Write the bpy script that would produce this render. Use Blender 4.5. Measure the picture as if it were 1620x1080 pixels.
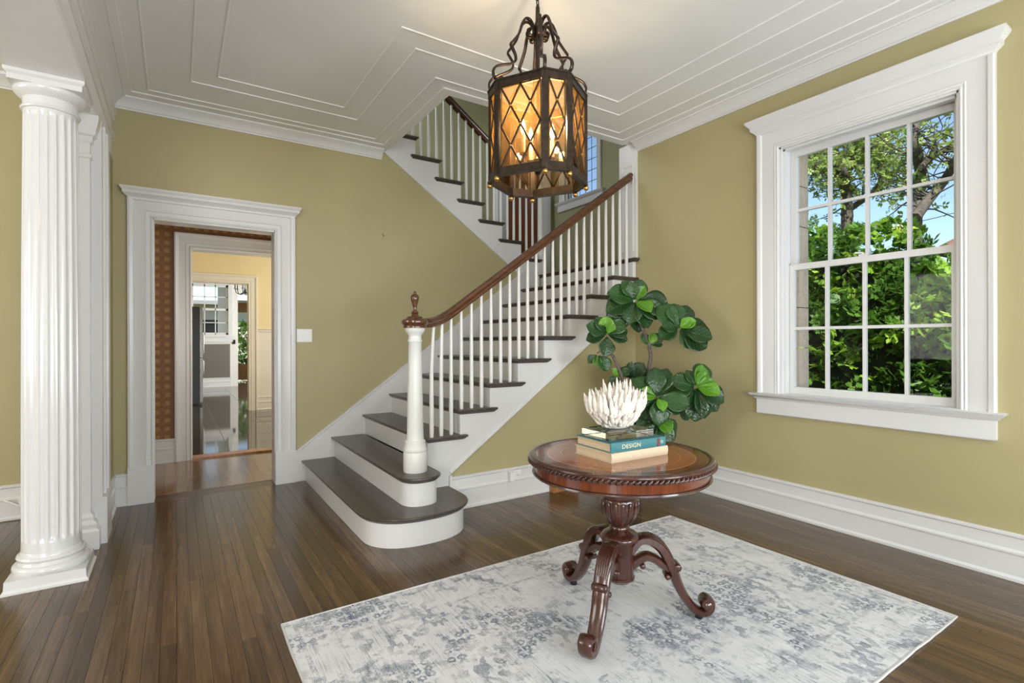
import bpy, math, random
from mathutils import Vector, Matrix, noise as mnoise
R = math.radians
rnd = random.Random(7)
for o in list(bpy.data.objects):
    bpy.data.objects.remove(o, do_unlink=True)
sc = bpy.context.scene
COL = sc.collection

# ------------------------------------------------------------------ camera
TH = R(33.14); ROLL = R(0.158); EYE = 1.25
cd = bpy.data.cameras.new('camera'); cam = bpy.data.objects.new('camera', cd); COL.objects.link(cam)
cd.sensor_fit = 'HORIZONTAL'; cd.sensor_width = 36.0; cd.lens = 815.0/1620.0*36.0
cd.clip_start = 0.05; cd.clip_end = 300
fw = Vector((math.sin(TH), math.cos(TH), 0)); rt = Vector((math.cos(TH), -math.sin(TH), 0)); up = Vector((0, 0, 1))
r2 = rt*math.cos(ROLL) - up*math.sin(ROLL); u2 = up*math.cos(ROLL) + rt*math.sin(ROLL)
cam.matrix_world = Matrix(((r2.x, u2.x, -fw.x, 0), (r2.y, u2.y, -fw.y, 0), (r2.z, u2.z, -fw.z, EYE), (0, 0, 0, 1)))
sc.camera = cam

# ------------------------------------------------------------------ colour management
sc.view_settings.view_transform = 'Standard'; sc.view_settings.look = 'None'
sc.view_settings.exposure = 0.0; sc.view_settings.gamma = 1.0; sc.view_settings.use_curve_mapping = False
sc.cycles.max_bounces = 10; sc.cycles.diffuse_bounces = 5; sc.cycles.glossy_bounces = 4
sc.cycles.transparent_max_bounces = 24; sc.cycles.transmission_bounces = 8
sc.cycles.sample_clamp_indirect = 6.0
sc.cycles.caustics_reflective = False; sc.cycles.caustics_refractive = False

# ------------------------------------------------------------------ sky, sun, added area fill lamps
SKY_STRENGTH = 0.22
w = bpy.data.worlds.new('sky'); sc.world = w; w.use_nodes = True
nt = w.node_tree; nt.nodes.clear()
wo = nt.nodes.new('ShaderNodeOutputWorld'); bg = nt.nodes.new('ShaderNodeBackground')
sky = nt.nodes.new('ShaderNodeTexSky'); sky.sky_type = 'NISHITA'; sky.sun_disc = False; sky.sun_elevation = R(49); sky.sun_rotation = R(225); sky.air_density = 1.0; sky.dust_density = 0.4; sky.ozone_density = 1.6
nt.links.new(sky.outputs[0], bg.inputs[0]); bg.inputs[1].default_value = SKY_STRENGTH
nt.links.new(bg.outputs[0], wo.inputs[0])

def link(o):
    COL.objects.link(o); return o

def sun_light(d, strength, col):
    l = bpy.data.lights.new('sun', 'SUN'); l.energy = strength; l.color = col; l.angle = R(1.0)
    o = link(bpy.data.objects.new('sun', l)); o.rotation_euler = Vector(d).to_track_quat('-Z', 'Y').to_euler()
    return o
sun_light((0.45, 0.45, -0.77), 10.0, (1.0, 0.95, 0.86))

def add_fill(loc, d, sx, sy, power, col=(0.89, 0.945, 1.0)):
    l = bpy.data.lights.new('unseen_fill', 'AREA'); l.shape = 'RECTANGLE'; l.size = sx; l.size_y = sy
    l.energy = power; l.color = col
    o = link(bpy.data.objects.new('unseen_fill', l)); o.location = loc
    o.rotation_euler = Vector(d).to_track_quat('-Z', 'Z').to_euler()
    return o
# unseen fill lamps added behind the camera, left room, upper hall, kitchen rooms, passage
add_fill((0.75, -1.93, 1.5), (0.05, 1, 0.32), 1.3, 2.0, 142)
add_fill((2.6, -1.93, 1.5), (-0.05, 1, 0.32), 1.3, 2.0, 138)
add_fill((-4.4, 3.2, 1.7), (1, 0.0, 0.02), 1.6, 2.0, 75, (1.0, 0.98, 0.94))
add_fill((-2.6, -1.93, 1.7), (0.1, 1, 0.1), 1.8, 2.0, 185, (0.98, 0.98, 0.96))
add_fill((1.3, 5.55, 4.6), (1, 0.0, -0.25), 1.0, 1.6, 40)
add_fill((3.0, 8.6, 1.8), (-1, 0, 0.0), 2.4, 1.6, 90, (1.0, 0.96, 0.88))
add_fill((3.8, 13.6, 1.8), (-1, 0, 0.0), 3.6, 1.8, 260)
add_fill((1.5, 5.75, 1.5), (-1, 0.1, 0), 0.6, 1.2, 14, (1.0, 0.86, 0.66))  # warm lamp added to brighten the passage wallpaper

# ------------------------------------------------------------------ materials
MATS = {}
class NT:
    def __init__(s, name):
        s.m = bpy.data.materials.new(name); s.m.use_nodes = True
        s.t = s.m.node_tree; s.t.nodes.clear()
        s.out = s.n('OutputMaterial'); s.b = s.n('BsdfPrincipled'); s.l(s.b.outputs[0], s.out.inputs[0])
        MATS[name] = s.m
    def n(s, k, **kw):
        nd = s.t.nodes.new('ShaderNode'+k)
        for a, v in kw.items(): setattr(nd, a, v)
        return nd
    def l(s, a, b): s.t.links.new(a, b)
    def set(s, **kw):
        for k, v in kw.items():
            k = k.replace('_', ' ')
            i = s.b.inputs[k]
            if hasattr(i.default_value, '__len__') and len(i.default_value) == 4 and len(v) == 3: v = (*v, 1)
            i.default_value = v
        return s
    def coord(s, kind='Object', scale=(1, 1, 1)):
        if kind == 'World':
            c = s.n('NewGeometry').outputs['Position']
        else:
            c = s.n('TexCoord').outputs[kind]
        mp = s.n('Mapping'); mp.inputs['Scale'].default_value = scale; s.l(c, mp.inputs[0]); return mp.outputs[0]
    def noise(s, vec, scale=5, detail=3, rough=0.5, dist=0):
        nd = s.n('TexNoise'); nd.inputs['Scale'].default_value = scale; nd.inputs['Detail'].default_value = detail
        nd.inputs['Roughness'].default_value = rough; nd.inputs['Distortion'].default_value = dist
        s.l(vec, nd.inputs['Vector']); return nd.outputs[0]
    def ramp(s, fac, stops):
        r = s.n('ValToRGB'); e = r.color_ramp.elements
        while len(e) < len(stops): e.new(0.5)
        for i, (p, c) in enumerate(stops):
            e[i].position = p; e[i].color = (*c, 1) if len(c) == 3 else c
        s.l(fac, r.inputs[0]); return r.outputs[0]
    def mix(s, fac, a, b, mode='MIX'):
        m = s.n('Mix', data_type='RGBA', blend_type=mode)
        for idx, v in ((0, fac), (6, a), (7, b)):
            if hasattr(v, 'links'): s.l(v, m.inputs[idx])
            else: m.inputs[idx].default_value = (*v, 1) if hasattr(v, '__len__') and len(v) == 3 else v
        return m.outputs[2]
    def math(s, op, a, b=0.0, c=0.0):
        m = s.n('Math', operation=op)
        for i, v in enumerate((a, b, c)):
            if hasattr(v, 'links'): s.l(v, m.inputs[i])
            else: m.inputs[i].default_value = v
        return m.outputs[0]
    def bump(s, h, strength=0.2, dist=0.01):
        b = s.n('Bump'); b.inputs['Strength'].default_value = strength; b.inputs['Distance'].default_value = dist
        s.l(h, b.inputs['Height']); s.l(b.outputs[0], s.b.inputs['Normal'])
    def col(s, c): s.l(c, s.b.inputs['Base Color'])

def paint(name, c, rough=0.45, var=0.04, bs=90, bst=0.05):
    m = NT(name); v = m.coord('World')
    n1 = m.noise(v, 1.7, 4)
    lo = tuple(x*(1-var) for x in c); hi = tuple(min(1, x*(1+var)) for x in c)
    m.col(m.ramp(n1, [(0.3, lo), (0.7, hi)])); m.set(Roughness=rough)
    m.bump(m.noise(v, bs, 2), bst, 0.002)
    return m.m
OLIVE = paint('olive_wall_paint', (0.410, 0.362, 0.190), 0.5, 0.03)
SHADEOLIVE = paint('shaded_olive_paint', (0.36, 0.35, 0.205), 0.55, 0.03)  # olive wall with the stairwell's shade put into a greyer green
WHITE = paint('white_trim_paint', (0.70, 0.70, 0.698), 0.28, 0.015)
CEIL = paint('ceiling_paint', (0.80, 0.80, 0.79), 0.6, 0.015)
CREAM = paint('cream_wall_paint', (0.80, 0.66, 0.36), 0.55, 0.03)
WAINS = paint('pale_wainscot_paint', (0.76, 0.71, 0.58), 0.5, 0.02)
GREYP = paint('grey_panel_paint', (0.16, 0.14, 0.125), 0.5, 0.03)
PLASTIC = paint('white_plastic', (0.83, 0.83, 0.82), 0.3, 0.0)
BLACK = paint('black_enamel', (0.012, 0.012, 0.013), 0.3, 0.05)

def metal(name, c, rough, var=0.3, metallic=1.0):
    m = NT(name); v = m.coord('Object'); n1 = m.noise(v, 40, 4)
    m.col(m.ramp(n1, [(0.3, tuple(x*(1-var) for x in c)), (0.7, tuple(min(1, x*(1+var)) for x in c))]))
    m.set(Roughness=rough, Metallic=metallic); m.bump(n1, 0.25, 0.002); return m.m
IRON = metal('bronzed_iron', (0.050, 0.034, 0.024), 0.40, 0.35, 0.75)
GOLD = metal('gilt_metal', (0.55, 0.33, 0.10), 0.32, 0.3)
STEEL = metal('brushed_steel', (0.5, 0.5, 0.48), 0.3, 0.08)

def wood(name, dark, mid, light, rough=0.3, axis='x', coat=0.0, scale=1.0, gs=1.0, rand=False, coords='Object'):
    m = NT(name)
    st = {'x': (1.2, 26, 26), 'y': (26, 1.2, 26), 'z': (26, 26, 1.2)}[axis]
    v = m.coord(coords, tuple(a*scale for a in st))
    if rand:
        oi = m.n('ObjectInfo'); cx = m.n('CombineXYZ')
        m.l(m.math('MULTIPLY', oi.outputs['Random'], 57.0), cx.inputs[0]); m.l(m.math('MULTIPLY', oi.outputs['Random'], 91.0), cx.inputs[1])
        va = m.n('VectorMath', operation='ADD'); m.l(v, va.inputs[0]); m.l(cx.outputs[0], va.inputs[1]); v = va.outputs[0]
    n1 = m.noise(v, 1.0*gs, 5, 0.6, 0.6); n2 = m.noise(v, 5.0*gs, 3, 0.6)
    f = m.math('ADD', m.math('MULTIPLY', n1, 0.72), m.math('MULTIPLY', n2, 0.28))
    c = m.ramp(f, [(0.30, dark), (0.52, mid), (0.74, light)])
    if rand:
        c = m.mix(m.math('MULTIPLY', oi.outputs['Random'], 0.75), c, (0.0, 0.0, 0.0), 'MIX') if False else c
        k = m.math('ADD', m.math('MULTIPLY', oi.outputs['Random'], 0.62), 0.68)
        hsv = m.n('HueSaturation'); m.l(c, hsv.inputs['Color']); m.l(k, hsv.inputs['Value']); c = hsv.outputs[0]
    m.col(c); m.set(Roughness=rough)
    if coat: m.set(Coat_Weight=coat, Coat_Roughness=0.08)
    m.bump(f, 0.10, 0.003); return m
FLOORW = wood('dark_oak_floorboard', (0.052, 0.029, 0.013), (0.102, 0.060, 0.029), (0.175, 0.108, 0.053), 0.22, 'y', 0, 1.0, 1.0, True, 'World').m
SUBF = paint('dark_subfloor', (0.012, 0.008, 0.006), 0.8)
TREADW = wood('worn_stair_tread', (0.040, 0.030, 0.024), (0.066, 0.052, 0.043), (0.10, 0.081, 0.068), 0.28, 'y').m
RAILW = wood('mahogany_handrail', (0.06, 0.019, 0.008), (0.10, 0.034, 0.013), (0.15, 0.053, 0.02), 0.2, 'x', 0.5).m
MAHOG = wood('carved_mahogany', (0.030, 0.009, 0.006), (0.058, 0.018, 0.011), (0.095, 0.030, 0.017), 0.24, 'z', 0.5).m
DOORW = wood('dark_stained_door', (0.10, 0.026, 0.009), (0.18, 0.052, 0.017), (0.26, 0.085, 0.028), 0.35, 'z').m
HONEY = wood('honey_wood', (0.22, 0.09, 0.025), (0.38, 0.17, 0.05), (0.5, 0.25, 0.09), 0.3, 'z').m
HALLW = None

# ------------------------------------------------------------------ mesh builder
class MB:
    def __init__(s): s.v = []; s.f = []
    def add(s, vs, fs):
        b = len(s.v); s.v += [tuple(v) for v in vs]; s.f += [tuple(i+b for i in f) for f in fs]; return s
    def box(s, x0, x1, y0, y1, z0, z1):
        return s.add([(x0, y0, z0), (x1, y0, z0), (x1, y1, z0), (x0, y1, z0), (x0, y0, z1), (x1, y0, z1), (x1, y1, z1), (x0, y1, z1)],
                     [(0, 3, 2, 1), (4, 5, 6, 7), (0, 1, 5, 4), (1, 2, 6, 5), (2, 3, 7, 6), (3, 0, 4, 7)])
    def loft(s, rings, closed=True, cap=True):
        n = len(rings[0]); vs = [p for r in rings for p in r]; fs = []
        for i in range(len(rings)-1):
            for j in range(n if closed else n-1):
                k = (j+1) % n
                fs.append((i*n+j, i*n+k, (i+1)*n+k, (i+1)*n+j))
        if cap:
            fs.append(tuple(range(n-1, -1, -1))); fs.append(tuple((len(rings)-1)*n+j for j in range(n)))
        return s.add(vs, fs)
    def prism(s, poly, a, b, M):
        """extrude a 2D polygon between heights a and b; M maps (u, v, h) to 3D"""
        return s.loft([[M(u, v, a) for u, v in poly], [M(u, v, b) for u, v in poly]])
    def lathe(s, prof, c=(0, 0, 0), n=32, flute=None):
        rings = []
        for r, z in prof:
            ring = []
            for k in range(n):
                a = 2*math.pi*k/n
                rr = r*(flute(a, z) if flute else 1)
                ring.append((c[0]+rr*math.cos(a), c[1]+rr*math.sin(a), c[2]+z))
            rings.append(ring)
        return s.loft(rings)
    def tube(s, path, rad, n=8, flat=None, upv=(0, 0, 1), cap=True):
        """round (or elliptic: flat=(w,t) multipliers) tube along path; rad number or list"""
        P = [Vector(p) for p in path]; rings = []
        N = None
        for i, p in enumerate(P):
            t = (P[min(i+1, len(P)-1)]-P[max(i-1, 0)])
            if t.length < 1e-9: t = Vector((0, 0, 1))
            t.normalize()
            if N is None:
                ref = Vector(upv)
                if abs(ref.dot(t)) > 0.95: ref = Vector((1, 0, 0)) if abs(t.x) < 0.9 else Vector((0, 1, 0))
                N = (ref - t*ref.dot(t)).normalized()
            else:
                N = (N - t*N.dot(t))
                if N.length < 1e-6: N = t.orthogonal()
                N.normalize()
            Bv = t.cross(N)
            r = rad[i] if hasattr(rad, '__len__') else rad
            fw_, ft_ = flat if flat else (1, 1)
            rings.append([tuple(p + Bv*(math.cos(2*math.pi*k/n)*r*fw_) + N*(math.sin(2*math.pi*k/n)*r*ft_)) for k in range(n)])
        return s.loft(rings, True, cap)
    def ribbon(s, path, side, wid, thk):
        """bar of rectangular section: side = fixed sideways vector, wid/thk numbers or lists"""
        P = [Vector(p) for p in path]; S = Vector(side).normalized(); rings = []
        for i, p in enumerate(P):
            t = (P[min(i+1, len(P)-1)]-P[max(i-1, 0)]).normalized(); N = t.cross(S).normalized()
            w_ = (wid[i] if hasattr(wid, '__len__') else wid)/2; h_ = (thk[i] if hasattr(thk, '__len__') else thk)/2
            c = 0.6
            pts = [(-w_, -h_*c), (-w_*c, -h_), (w_*c, -h_), (w_, -h_*c), (w_, h_*c), (w_*c, h_), (-w_*c, h_), (-w_, h_*c)]
            rings.append([tuple(p+S*a+N*b) for a, b in pts])
        return s.loft(rings)
    def sweep(s, path, prof, M, closed=False):
        """mitred moulding: path 2D, prof [(lateral offset to the left, height)], M(u,v,h)->3D"""
        n = len(path); rings = []
        def nrm(a, b):
            d = Vector((b[0]-a[0], b[1]-a[1])).normalized(); return Vector((-d.y, d.x))
        for i in range(n):
            if closed: na, nb = nrm(path[i-1], path[i]), nrm(path[i], path[(i+1) % n])
            else:
                na = nrm(path[max(i-1, 0)], path[max(i, 1)]) if i > 0 else nrm(path[0], path[1])
                nb = nrm(path[i], path[i+1]) if i < n-1 else na
            m = (na+nb); m = m/max(1e-6, m.dot(na)) if m.length > 1e-6 else na
            rings.append([M(path[i][0]+m.x*o, path[i][1]+m.y*o, h) for o, h in prof])
        if closed: rings.append(rings[0])
        return s.loft(rings, True, not closed)
    def ball(s, c, r, n=10, m=6, sz=1.0):
        prof = [(r*math.sin(math.pi*i/m)+1e-5, -r*sz*math.cos(math.pi*i/m)) for i in range(m+1)]
        return s.lathe(prof, c, n)
    def mesh(s, name):
        me = bpy.data.meshes.new(name); me.from_pydata(s.v, [], s.f); me.update(); return me
    def build(s, name, mat, parent=None, smooth=None, loc=None):
        me = s.mesh(name)
        if mat: me.materials.append(mat)
        if smooth is not None:
            for p in me.polygons: p.use_smooth = True
            me.set_sharp_from_angle(angle=R(smooth))
        return put(me, name, parent, loc)

def fix_normals(me):
    import bmesh
    bm = bmesh.new(); bm.from_mesh(me); bmesh.ops.recalc_face_normals(bm, faces=bm.faces); bm.to_mesh(me); bm.free()

def put(me, name, parent=None, loc=None, rot=None, scale=None):
    o = link(bpy.data.objects.new(name, me))
    if parent: o.parent = parent
    if loc: o.location = loc
    if rot: o.rotation_euler = rot
    if scale: o.scale = scale
    return o

def tag(o, label=None, cat=None, group=None, kind=None):
    if label: o['label'] = label
    if cat: o['category'] = cat
    if group: o['group'] = group
    if kind: o['kind'] = kind
    return o

def empty(name, loc=(0, 0, 0), rz=0.0):
    o = link(bpy.data.objects.new(name, None)); o.location = loc; o.rotation_euler = (0, 0, rz); o.empty_display_size = 0.1
    return o
def struct(o, label, cat): return tag(o, label, cat, None, 'structure')
def XZ(y):  # polygons given in x, z ; h pushes along +y
    return lambda u, v, h: (u, y+h, v)
def YZ(x):
    return lambda u, v, h: (x+h, u, v)
def XY(z):
    return lambda u, v, h: (u, v, z+h)
# ================================================================== STRUCTURE
CZ = 3.13; XR = 3.66; YB = 4.945; YS = 3.455; XB = -0.405   # ceiling, right wall, back wall, stair side wall, beam face
# ---- floor : dark boards running to the back wall
floor = empty('floor'); struct(floor, 'dark narrow oak strip floor of the entrance hall', 'floor')
MB().box(-4.6, 3.7, -2.1, 5.1, -0.12, -0.0215).build('subfloor', SUBF, floor)
unit = MB().box(0, 1, 0, 1, -1, 0).mesh('plank'); unit.materials.append(FLOORW)
PW = 0.0572
def plank(x, y0, y1):
    put(unit, 'plank', floor, (x, y0, rnd.uniform(-0.0007, 0.0)), None, (PW-0.0013, y1-y0-0.0010, 0.02))
x = -1.085; nst = 0
while x < 3.64:
    y = -0.7 if x > 0 else 1.25
    y_end = 4.93
    if x > 1.75: y_end = 3.44
    elif x > 1.1: y_end = 3.5
    first = True
    while y < y_end:
        L = rnd.uniform(1.6, 3.2)*(rnd.uniform(0.35, 1.0) if first else 1.0); first = False
        y1 = min(y+L, y_end)
        if y_end-y1 < 0.35: y1 = y_end
        plank(x, y, y1); y = y1; nst += 1
    x += PW
mb = MB()
x = -4.4
while x < 3.64:
    if x < -1.085-0.03: mb.box(x, x+PW-0.0013, -2.0, 4.98, -0.02, -0.0004)
    else: mb.box(x, x+PW-0.0013, -2.0, (-0.7 if x > 0 else 1.25), -0.02, -0.0004)
    x += PW
tag(mb.build('plank_field', FLOORW, floor), None, None, None, 'stuff')

# ---- ceiling with mouldings
ceiling = empty('ceiling'); struct(ceiling, 'white plaster ceiling with stepped moulding lines around the stair opening', 'ceiling')
HX, HY = 1.735, 3.535
mb = MB(); mb.box(XB-0.31, HX, -2.0, YB+0.17, CZ, CZ+0.3); mb.box(HX, XR+0.33, -2.0, HY, CZ, CZ+0.3)
mb.build('ceiling_slab', CEIL, ceiling)
def bead(name, path, prof):
    mb = MB(); mb.sweep(path, prof, XY(CZ)); return mb.build(name, CEIL, ceiling, 35)
pA = [(XR, 3.37), (1.56, 3.37), (1.56, 4.69), (-0.173, 4.69), (-0.173, -1.9)]
bp = [(0, 0.004), (0, -0.004), (0.003, -0.007), (0.009, -0.007), (0.012, -0.004), (0.013, 0.004)]
bead('moulding_strip', [(3.36, -1.9), (3.36, 3.37), (1.56, 3.37), (1.56, 4.69), (-0.173, 4.69), (-0.173, -1.9)], bp)
bead('moulding_strip', [(3.10, -1.7), (3.10, 3.105), (1.30, 3.105), (1.30, 4.37), (0.09, 4.37), (0.09, -1.7)], bp)
bead('moulding_strip', [(2.92, -1.5), (2.92, 2.937), (1.142, 2.937), (1.142, 4.195), (0.248, 4.195), (0.248, -1.5)], bp)
# step band between the crown and the outer bead
bead('moulding_strip', [(3.50, -1.9), (3.50, 3.46), (1.66, 3.46), (1.66, 4.77), (-0.27, 4.77), (-0.27, -1.9)],
     [(0, 0.004), (0, -0.005), (-0.004, -0.008), (-0.085, -0.008), (-0.085, 0.004)])
CROWN = [(0.0, -0.09), (0.010, -0.09), (0.012, -0.080), (0.020, -0.076), (0.026, -0.066), (0.036, -0.050), (0.054, -0.034), (0.070, -0.026), (0.078, -0.018), (0.088, -0.018), (0.092, 0.0), (0.0, 0.0)]
def crown(n, path, z=CZ, prof=CROWN):
    o = MB().sweep(path, [(a, h) for a, h in prof], XY(z)).build('trim_%d' % n, WHITE, None, 30)
    return o
struct(crown(1, [(1.70, YB), (XB, YB), (XB, -2.0)]), 'white crown moulding above the back wall and beam', 'crown moulding')
struct(crown(2, [(XR, -2.0), (XR, 3.43)]), 'white crown moulding above the window wall', 'crown moulding')

# ---- right wall with window opening
WY0, WY1, WZ0, WZ1 = 1.04, 2.062, 0.862, 2.645
wr = empty('wall_right'); struct(wr, 'olive green wall with the large sash window', 'wall')
mb = MB(); T = XR+0.21
mb.box(XR, T, -2.0, WY0, -0.1, CZ); mb.box(XR, T, WY1, 3.64, -0.1, CZ)
mb.box(XR, T, WY0, WY1, -0.1, WZ0-0.02); mb.box(XR, T, WY0, WY1, WZ1, CZ)
mb.build('plaster', OLIVE, wr)
STONE = NT('pink_stone'); v = STONE.coord('World'); STONE.col(STONE.ramp(STONE.noise(v, 30, 4), [(0.3, (0.70, 0.54, 0.42)), (0.7, (0.82, 0.66, 0.54))]))
STONE.set(Roughness=0.9); STONE.bump(STONE.noise(v, 120, 2), 0.4, 0.004); STONE = STONE.m
z = -0.6
k = 0
while z < 3.4:     # stone courses of the outer face, seen as the reveal beside the glass
    h = 0.30
    MB().box(T, T+0.13, WY1-0.03, WY1+0.36+0.1*(k % 2), z, z+h-0.007).build('stone_block', STONE, wr)
    MB().box(T, T+0.13, WY0-0.36-0.1*(k % 2), WY0+0.01, z, z+h-0.007).build('stone_block', STONE, wr)
    z += h; k += 1
MB().box(T+0.004, T+0.12, WY1+0.3, 3.64, -0.6, 3.4).box(T+0.004, T+0.12, -2.0, WY0-0.3, -0.6, 3.4).box(T+0.004, T+0.12, WY0, WY1, -0.6, WZ0-0.05).box(T+0.004, T+0.12, WY0, WY1, WZ1+0.02, 3.4).build('outer_stonework', STONE, wr)

# ---- back wall (door opening, cut along the upper flight)
DX0, DX1, DZ = -0.147, 0.735, 2.230
def zdiag(x): return 3.119-0.6816*(x-1.713)
wb = empty('wall_back'); struct(wb, 'olive green back wall with doorway beside the stairs', 'wall')
mb = MB(); M = XZ(YB)
mb.prism([(XB-0.22, -0.1), (DX0, -0.1), (DX0, CZ), (XB-0.22, CZ)], 0, 0.16, M)
mb.prism([(DX0, DZ), (DX1, DZ), (DX1, CZ), (DX0, CZ)], 0, 0.16, M)
mb.prism([(DX1, -0.1), (3.55, -0.1), (3.55, zdiag(3.55)), (1.70, 3.128), (1.66, CZ), (DX1, CZ)], 0, 0.16, M)
mb.build('plaster', OLIVE, wb)
# ---- wall beneath the stair flight
def zlow(x): return 0.267+0.700*(x-1.701)
ws = empty('wall_stair_side'); struct(ws, 'olive green triangular wall under the lower stair flight', 'wall')
MB().prism([(1.69, -0.1), (XR, -0.1), (XR, zlow(XR)+0.05), (1.69, 0.30)], 0, 0.08, XZ(YS+0.004)).build('plaster', OLIVE, ws)

# ---- left room : far wall, wing wall, beam
wl = struct(MB().box(-4.6, XB-0.2, 5.0, 5.12, -0.1, CZ+0.05).build('wall_left_room', OLIVE), 'bright olive wall of the room beyond the column', 'wall')
struct(MB().box(-4.72, -4.5, -2.1, 5.1, -0.1, CZ+0.1).build('wall_left', OLIVE), 'olive side wall of the adjoining room', 'wall')
struct(MB().box(-4.6, 3.99, -2.16, -2.0, -0.1, CZ+0.1).build('wall_front', OLIVE), 'olive front wall of the entrance hall', 'wall')
struct(MB().box(-4.6, XB-0.31, -2.0, 5.1, CZ, CZ+0.2).build('ceiling_left_room', CEIL), 'white ceiling of the adjoining room', 'ceiling')
struct(crown(3, [(XB-0.2, 5.0), (-4.5, 5.0)]), 'white crown moulding in the room beyond the column', 'crown moulding')
wing = empty('wall_wing'); struct(wing, 'short olive wall stub between pilaster and back wall', 'wall')
MB().box(XB-0.215, XB+0.005, 4.12, 5.0, -0.1, 2.63).build('plaster', OLIVE, wing)
beam = empty('beam'); struct(beam, 'white boxed ceiling beam resting on the fluted column', 'beam')
MB().box(XB-0.305, XB, -2.0, YB+0.06, 2.625, CZ).build('beam_body', CEIL, beam)
def bmould(z, prof):
    MB().sweep([(XB, YB), (XB, -2.0)], prof, XY(z)).build('beam_moulding', WHITE, beam, 30)
bmould(2.625, [(0, 0), (0.012, 0), (0.012, 0.012), (0.004, 0.03), (0.0, 0.03)])
bmould(2.80, [(0, 0), (0.008, 0.0), (0.018, 0.016), (0.018, 0.028), (0.0, 0.04)])
bmould(2.93, [(0, 0), (0.010, 0.0), (0.020, 0.012), (0.020, 0.05), (0.030, 0.06), (0.030, 0.08), (0, 0.1)])

# ---- baseboards
BASE = [(0, 0), (0.020, 0), (0.030, 0.0), (0.030, 0.014), (0.022, 0.024), (0.018, 0.026), (0.018, 0.135), (0.026, 0.140), (0.026, 0.150), (0.018, 0.158), (0.014, 0.162), (0.014, 0.222), (0.022, 0.230), (0.022, 0.240), (0.012, 0.246), (0, 0.246)]
def base(name, path, label):
    return struct(MB().sweep(path, BASE, XY(0)).build(name, WHITE, None, 30), label, 'baseboard')
base('baseboard_right', [(XR, -2.0), (XR, YS-0.0)], 'tall white baseboard below the sash window')
base('baseboard_stair', [(XR, YS), (1.706, YS)], 'tall white baseboard below the stairs')
base('baseboard_back', [(-0.302, YB), (XB, YB), (XB, 4.36)], 'short white baseboard in the corner left of the doorway')
base('baseboard_left', [(XB-0.2, 5.0), (-4.5, 5.0)], 'white baseboard in the room beyond the column')

# ---- doorway in back wall
CAS = [(0, 0), (0, 0.016), (0.010, 0.022), (0.018, 0.014), (0.044, 0.014), (0.049, 0.022), (0.056, 0.018), (0.122, 0.018), (0.127, 0.030), (0.150, 0.034), (0.158, 0.030), (0.163, 0.030), (0.163, 0)]
def doorway(name, x0, x1, zt, y, depth, label, mat=WHITE, cap=True, plinth=True, prof=CAS, sgn=-1, capz=None):
    d = empty(name); struct(d, label, 'doorway')
    M = lambda u, v, h: (u, y+sgn*h, v)
    MB().sweep([(x0, 0), (x0, zt), (x1, zt), (x1, 0)], prof, M).build('casing', mat, d, 30)
    MB().box(x0-0.012, x0+0.006, y, y+depth, 0, zt).box(x1-0.006, x1+0.012, y, y+depth, 0, zt).box(x0, x1, y, y+depth, zt-0.012, zt+0.012).build('jamb', mat, d)
    w_ = prof[-1][0]
    if plinth:
        for a, b in ((x0-w_-0.002, x0+0.004), (x1-0.004, x1+w_+0.002)):
            MB().sweep([(a, 0), (b, 0)], [(0, 0), (0, 0.038), (0.275, 0.038), (0.285, 0.030), (0.285, 0)], M).build('plinth_block', mat, d, 30)
    if cap:
        pr = [(0, 0), (0.034, 0), (0.036, 0.004), (0.046, 0.010), (0.060, 0.026), (0.064, 0.028), (0.064, 0.046), (0.074, 0.056), (0.080, 0.066), (0.080, 0.075), (0, 0.075)]
        zt2 = capz if capz else zt+w_
        ringsf = []
        for o_, h in pr:   # projecting cap with returned ends
            e_ = max(0, o_-0.034)
            ringsf.append([(x0-w_-e_, y, zt2+h), (x0-w_-e_, y+sgn*o_, zt2+h), (x1+w_+e_, y+sgn*o_, zt2+h), (x1+w_+e_, y, zt2+h)])
        MB().loft(ringsf).build('head_cornice', mat, d, 30)
    return d
door1 = doorway('doorway', DX0, DX1, DZ, YB, 0.17, 'white panelled door casing in the olive back wall', capz=2.370)
door1.name = 'door_1'
MB().box(DX0, DX1, YB-0.03, YB+0.19, -0.02, 0.0).build('threshold', wood('threshold_oak', (0.05, 0.025, 0.012), (0.10, 0.055, 0.025), (0.17, 0.10, 0.05), 0.3, 'x').m, door1)

# ---- window in right wall
GLASS = bpy.data.materials.new('window_glass'); GLASS.use_nodes = True
def glassy(m, tint, refl, rough=0.02):
    t = m.node_tree; t.nodes.clear()
    o = t.nodes.new('ShaderNodeOutputMaterial'); mx = t.nodes.new('ShaderNodeMixShader')
    tr = t.nodes.new('ShaderNodeBsdfTransparent'); gl = t.nodes.new('ShaderNodeBsdfGlossy'); fr = t.nodes.new('ShaderNodeFresnel')
    tr.inputs[0].default_value = (*tint, 1); gl.inputs['Roughness'].default_value = rough
    fr.inputs[0].default_value = 1.45
    mm = t.nodes.new('ShaderNodeMath'); mm.operation = 'MULTIPLY'; mm.inputs[1].default_value = refl
    t.links.new(fr.outputs[0], mm.inputs[0]); t.links.new(mm.outputs[0], mx.inputs[0])
    t.links.new(tr.outputs[0], mx.inputs[1]); t.links.new(gl.outputs[0], mx.inputs[2]); t.links.new(mx.outputs[0], o.inputs[0])
    return m
glassy(GLASS, (0.97, 0.985, 0.98), 0.22)

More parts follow.
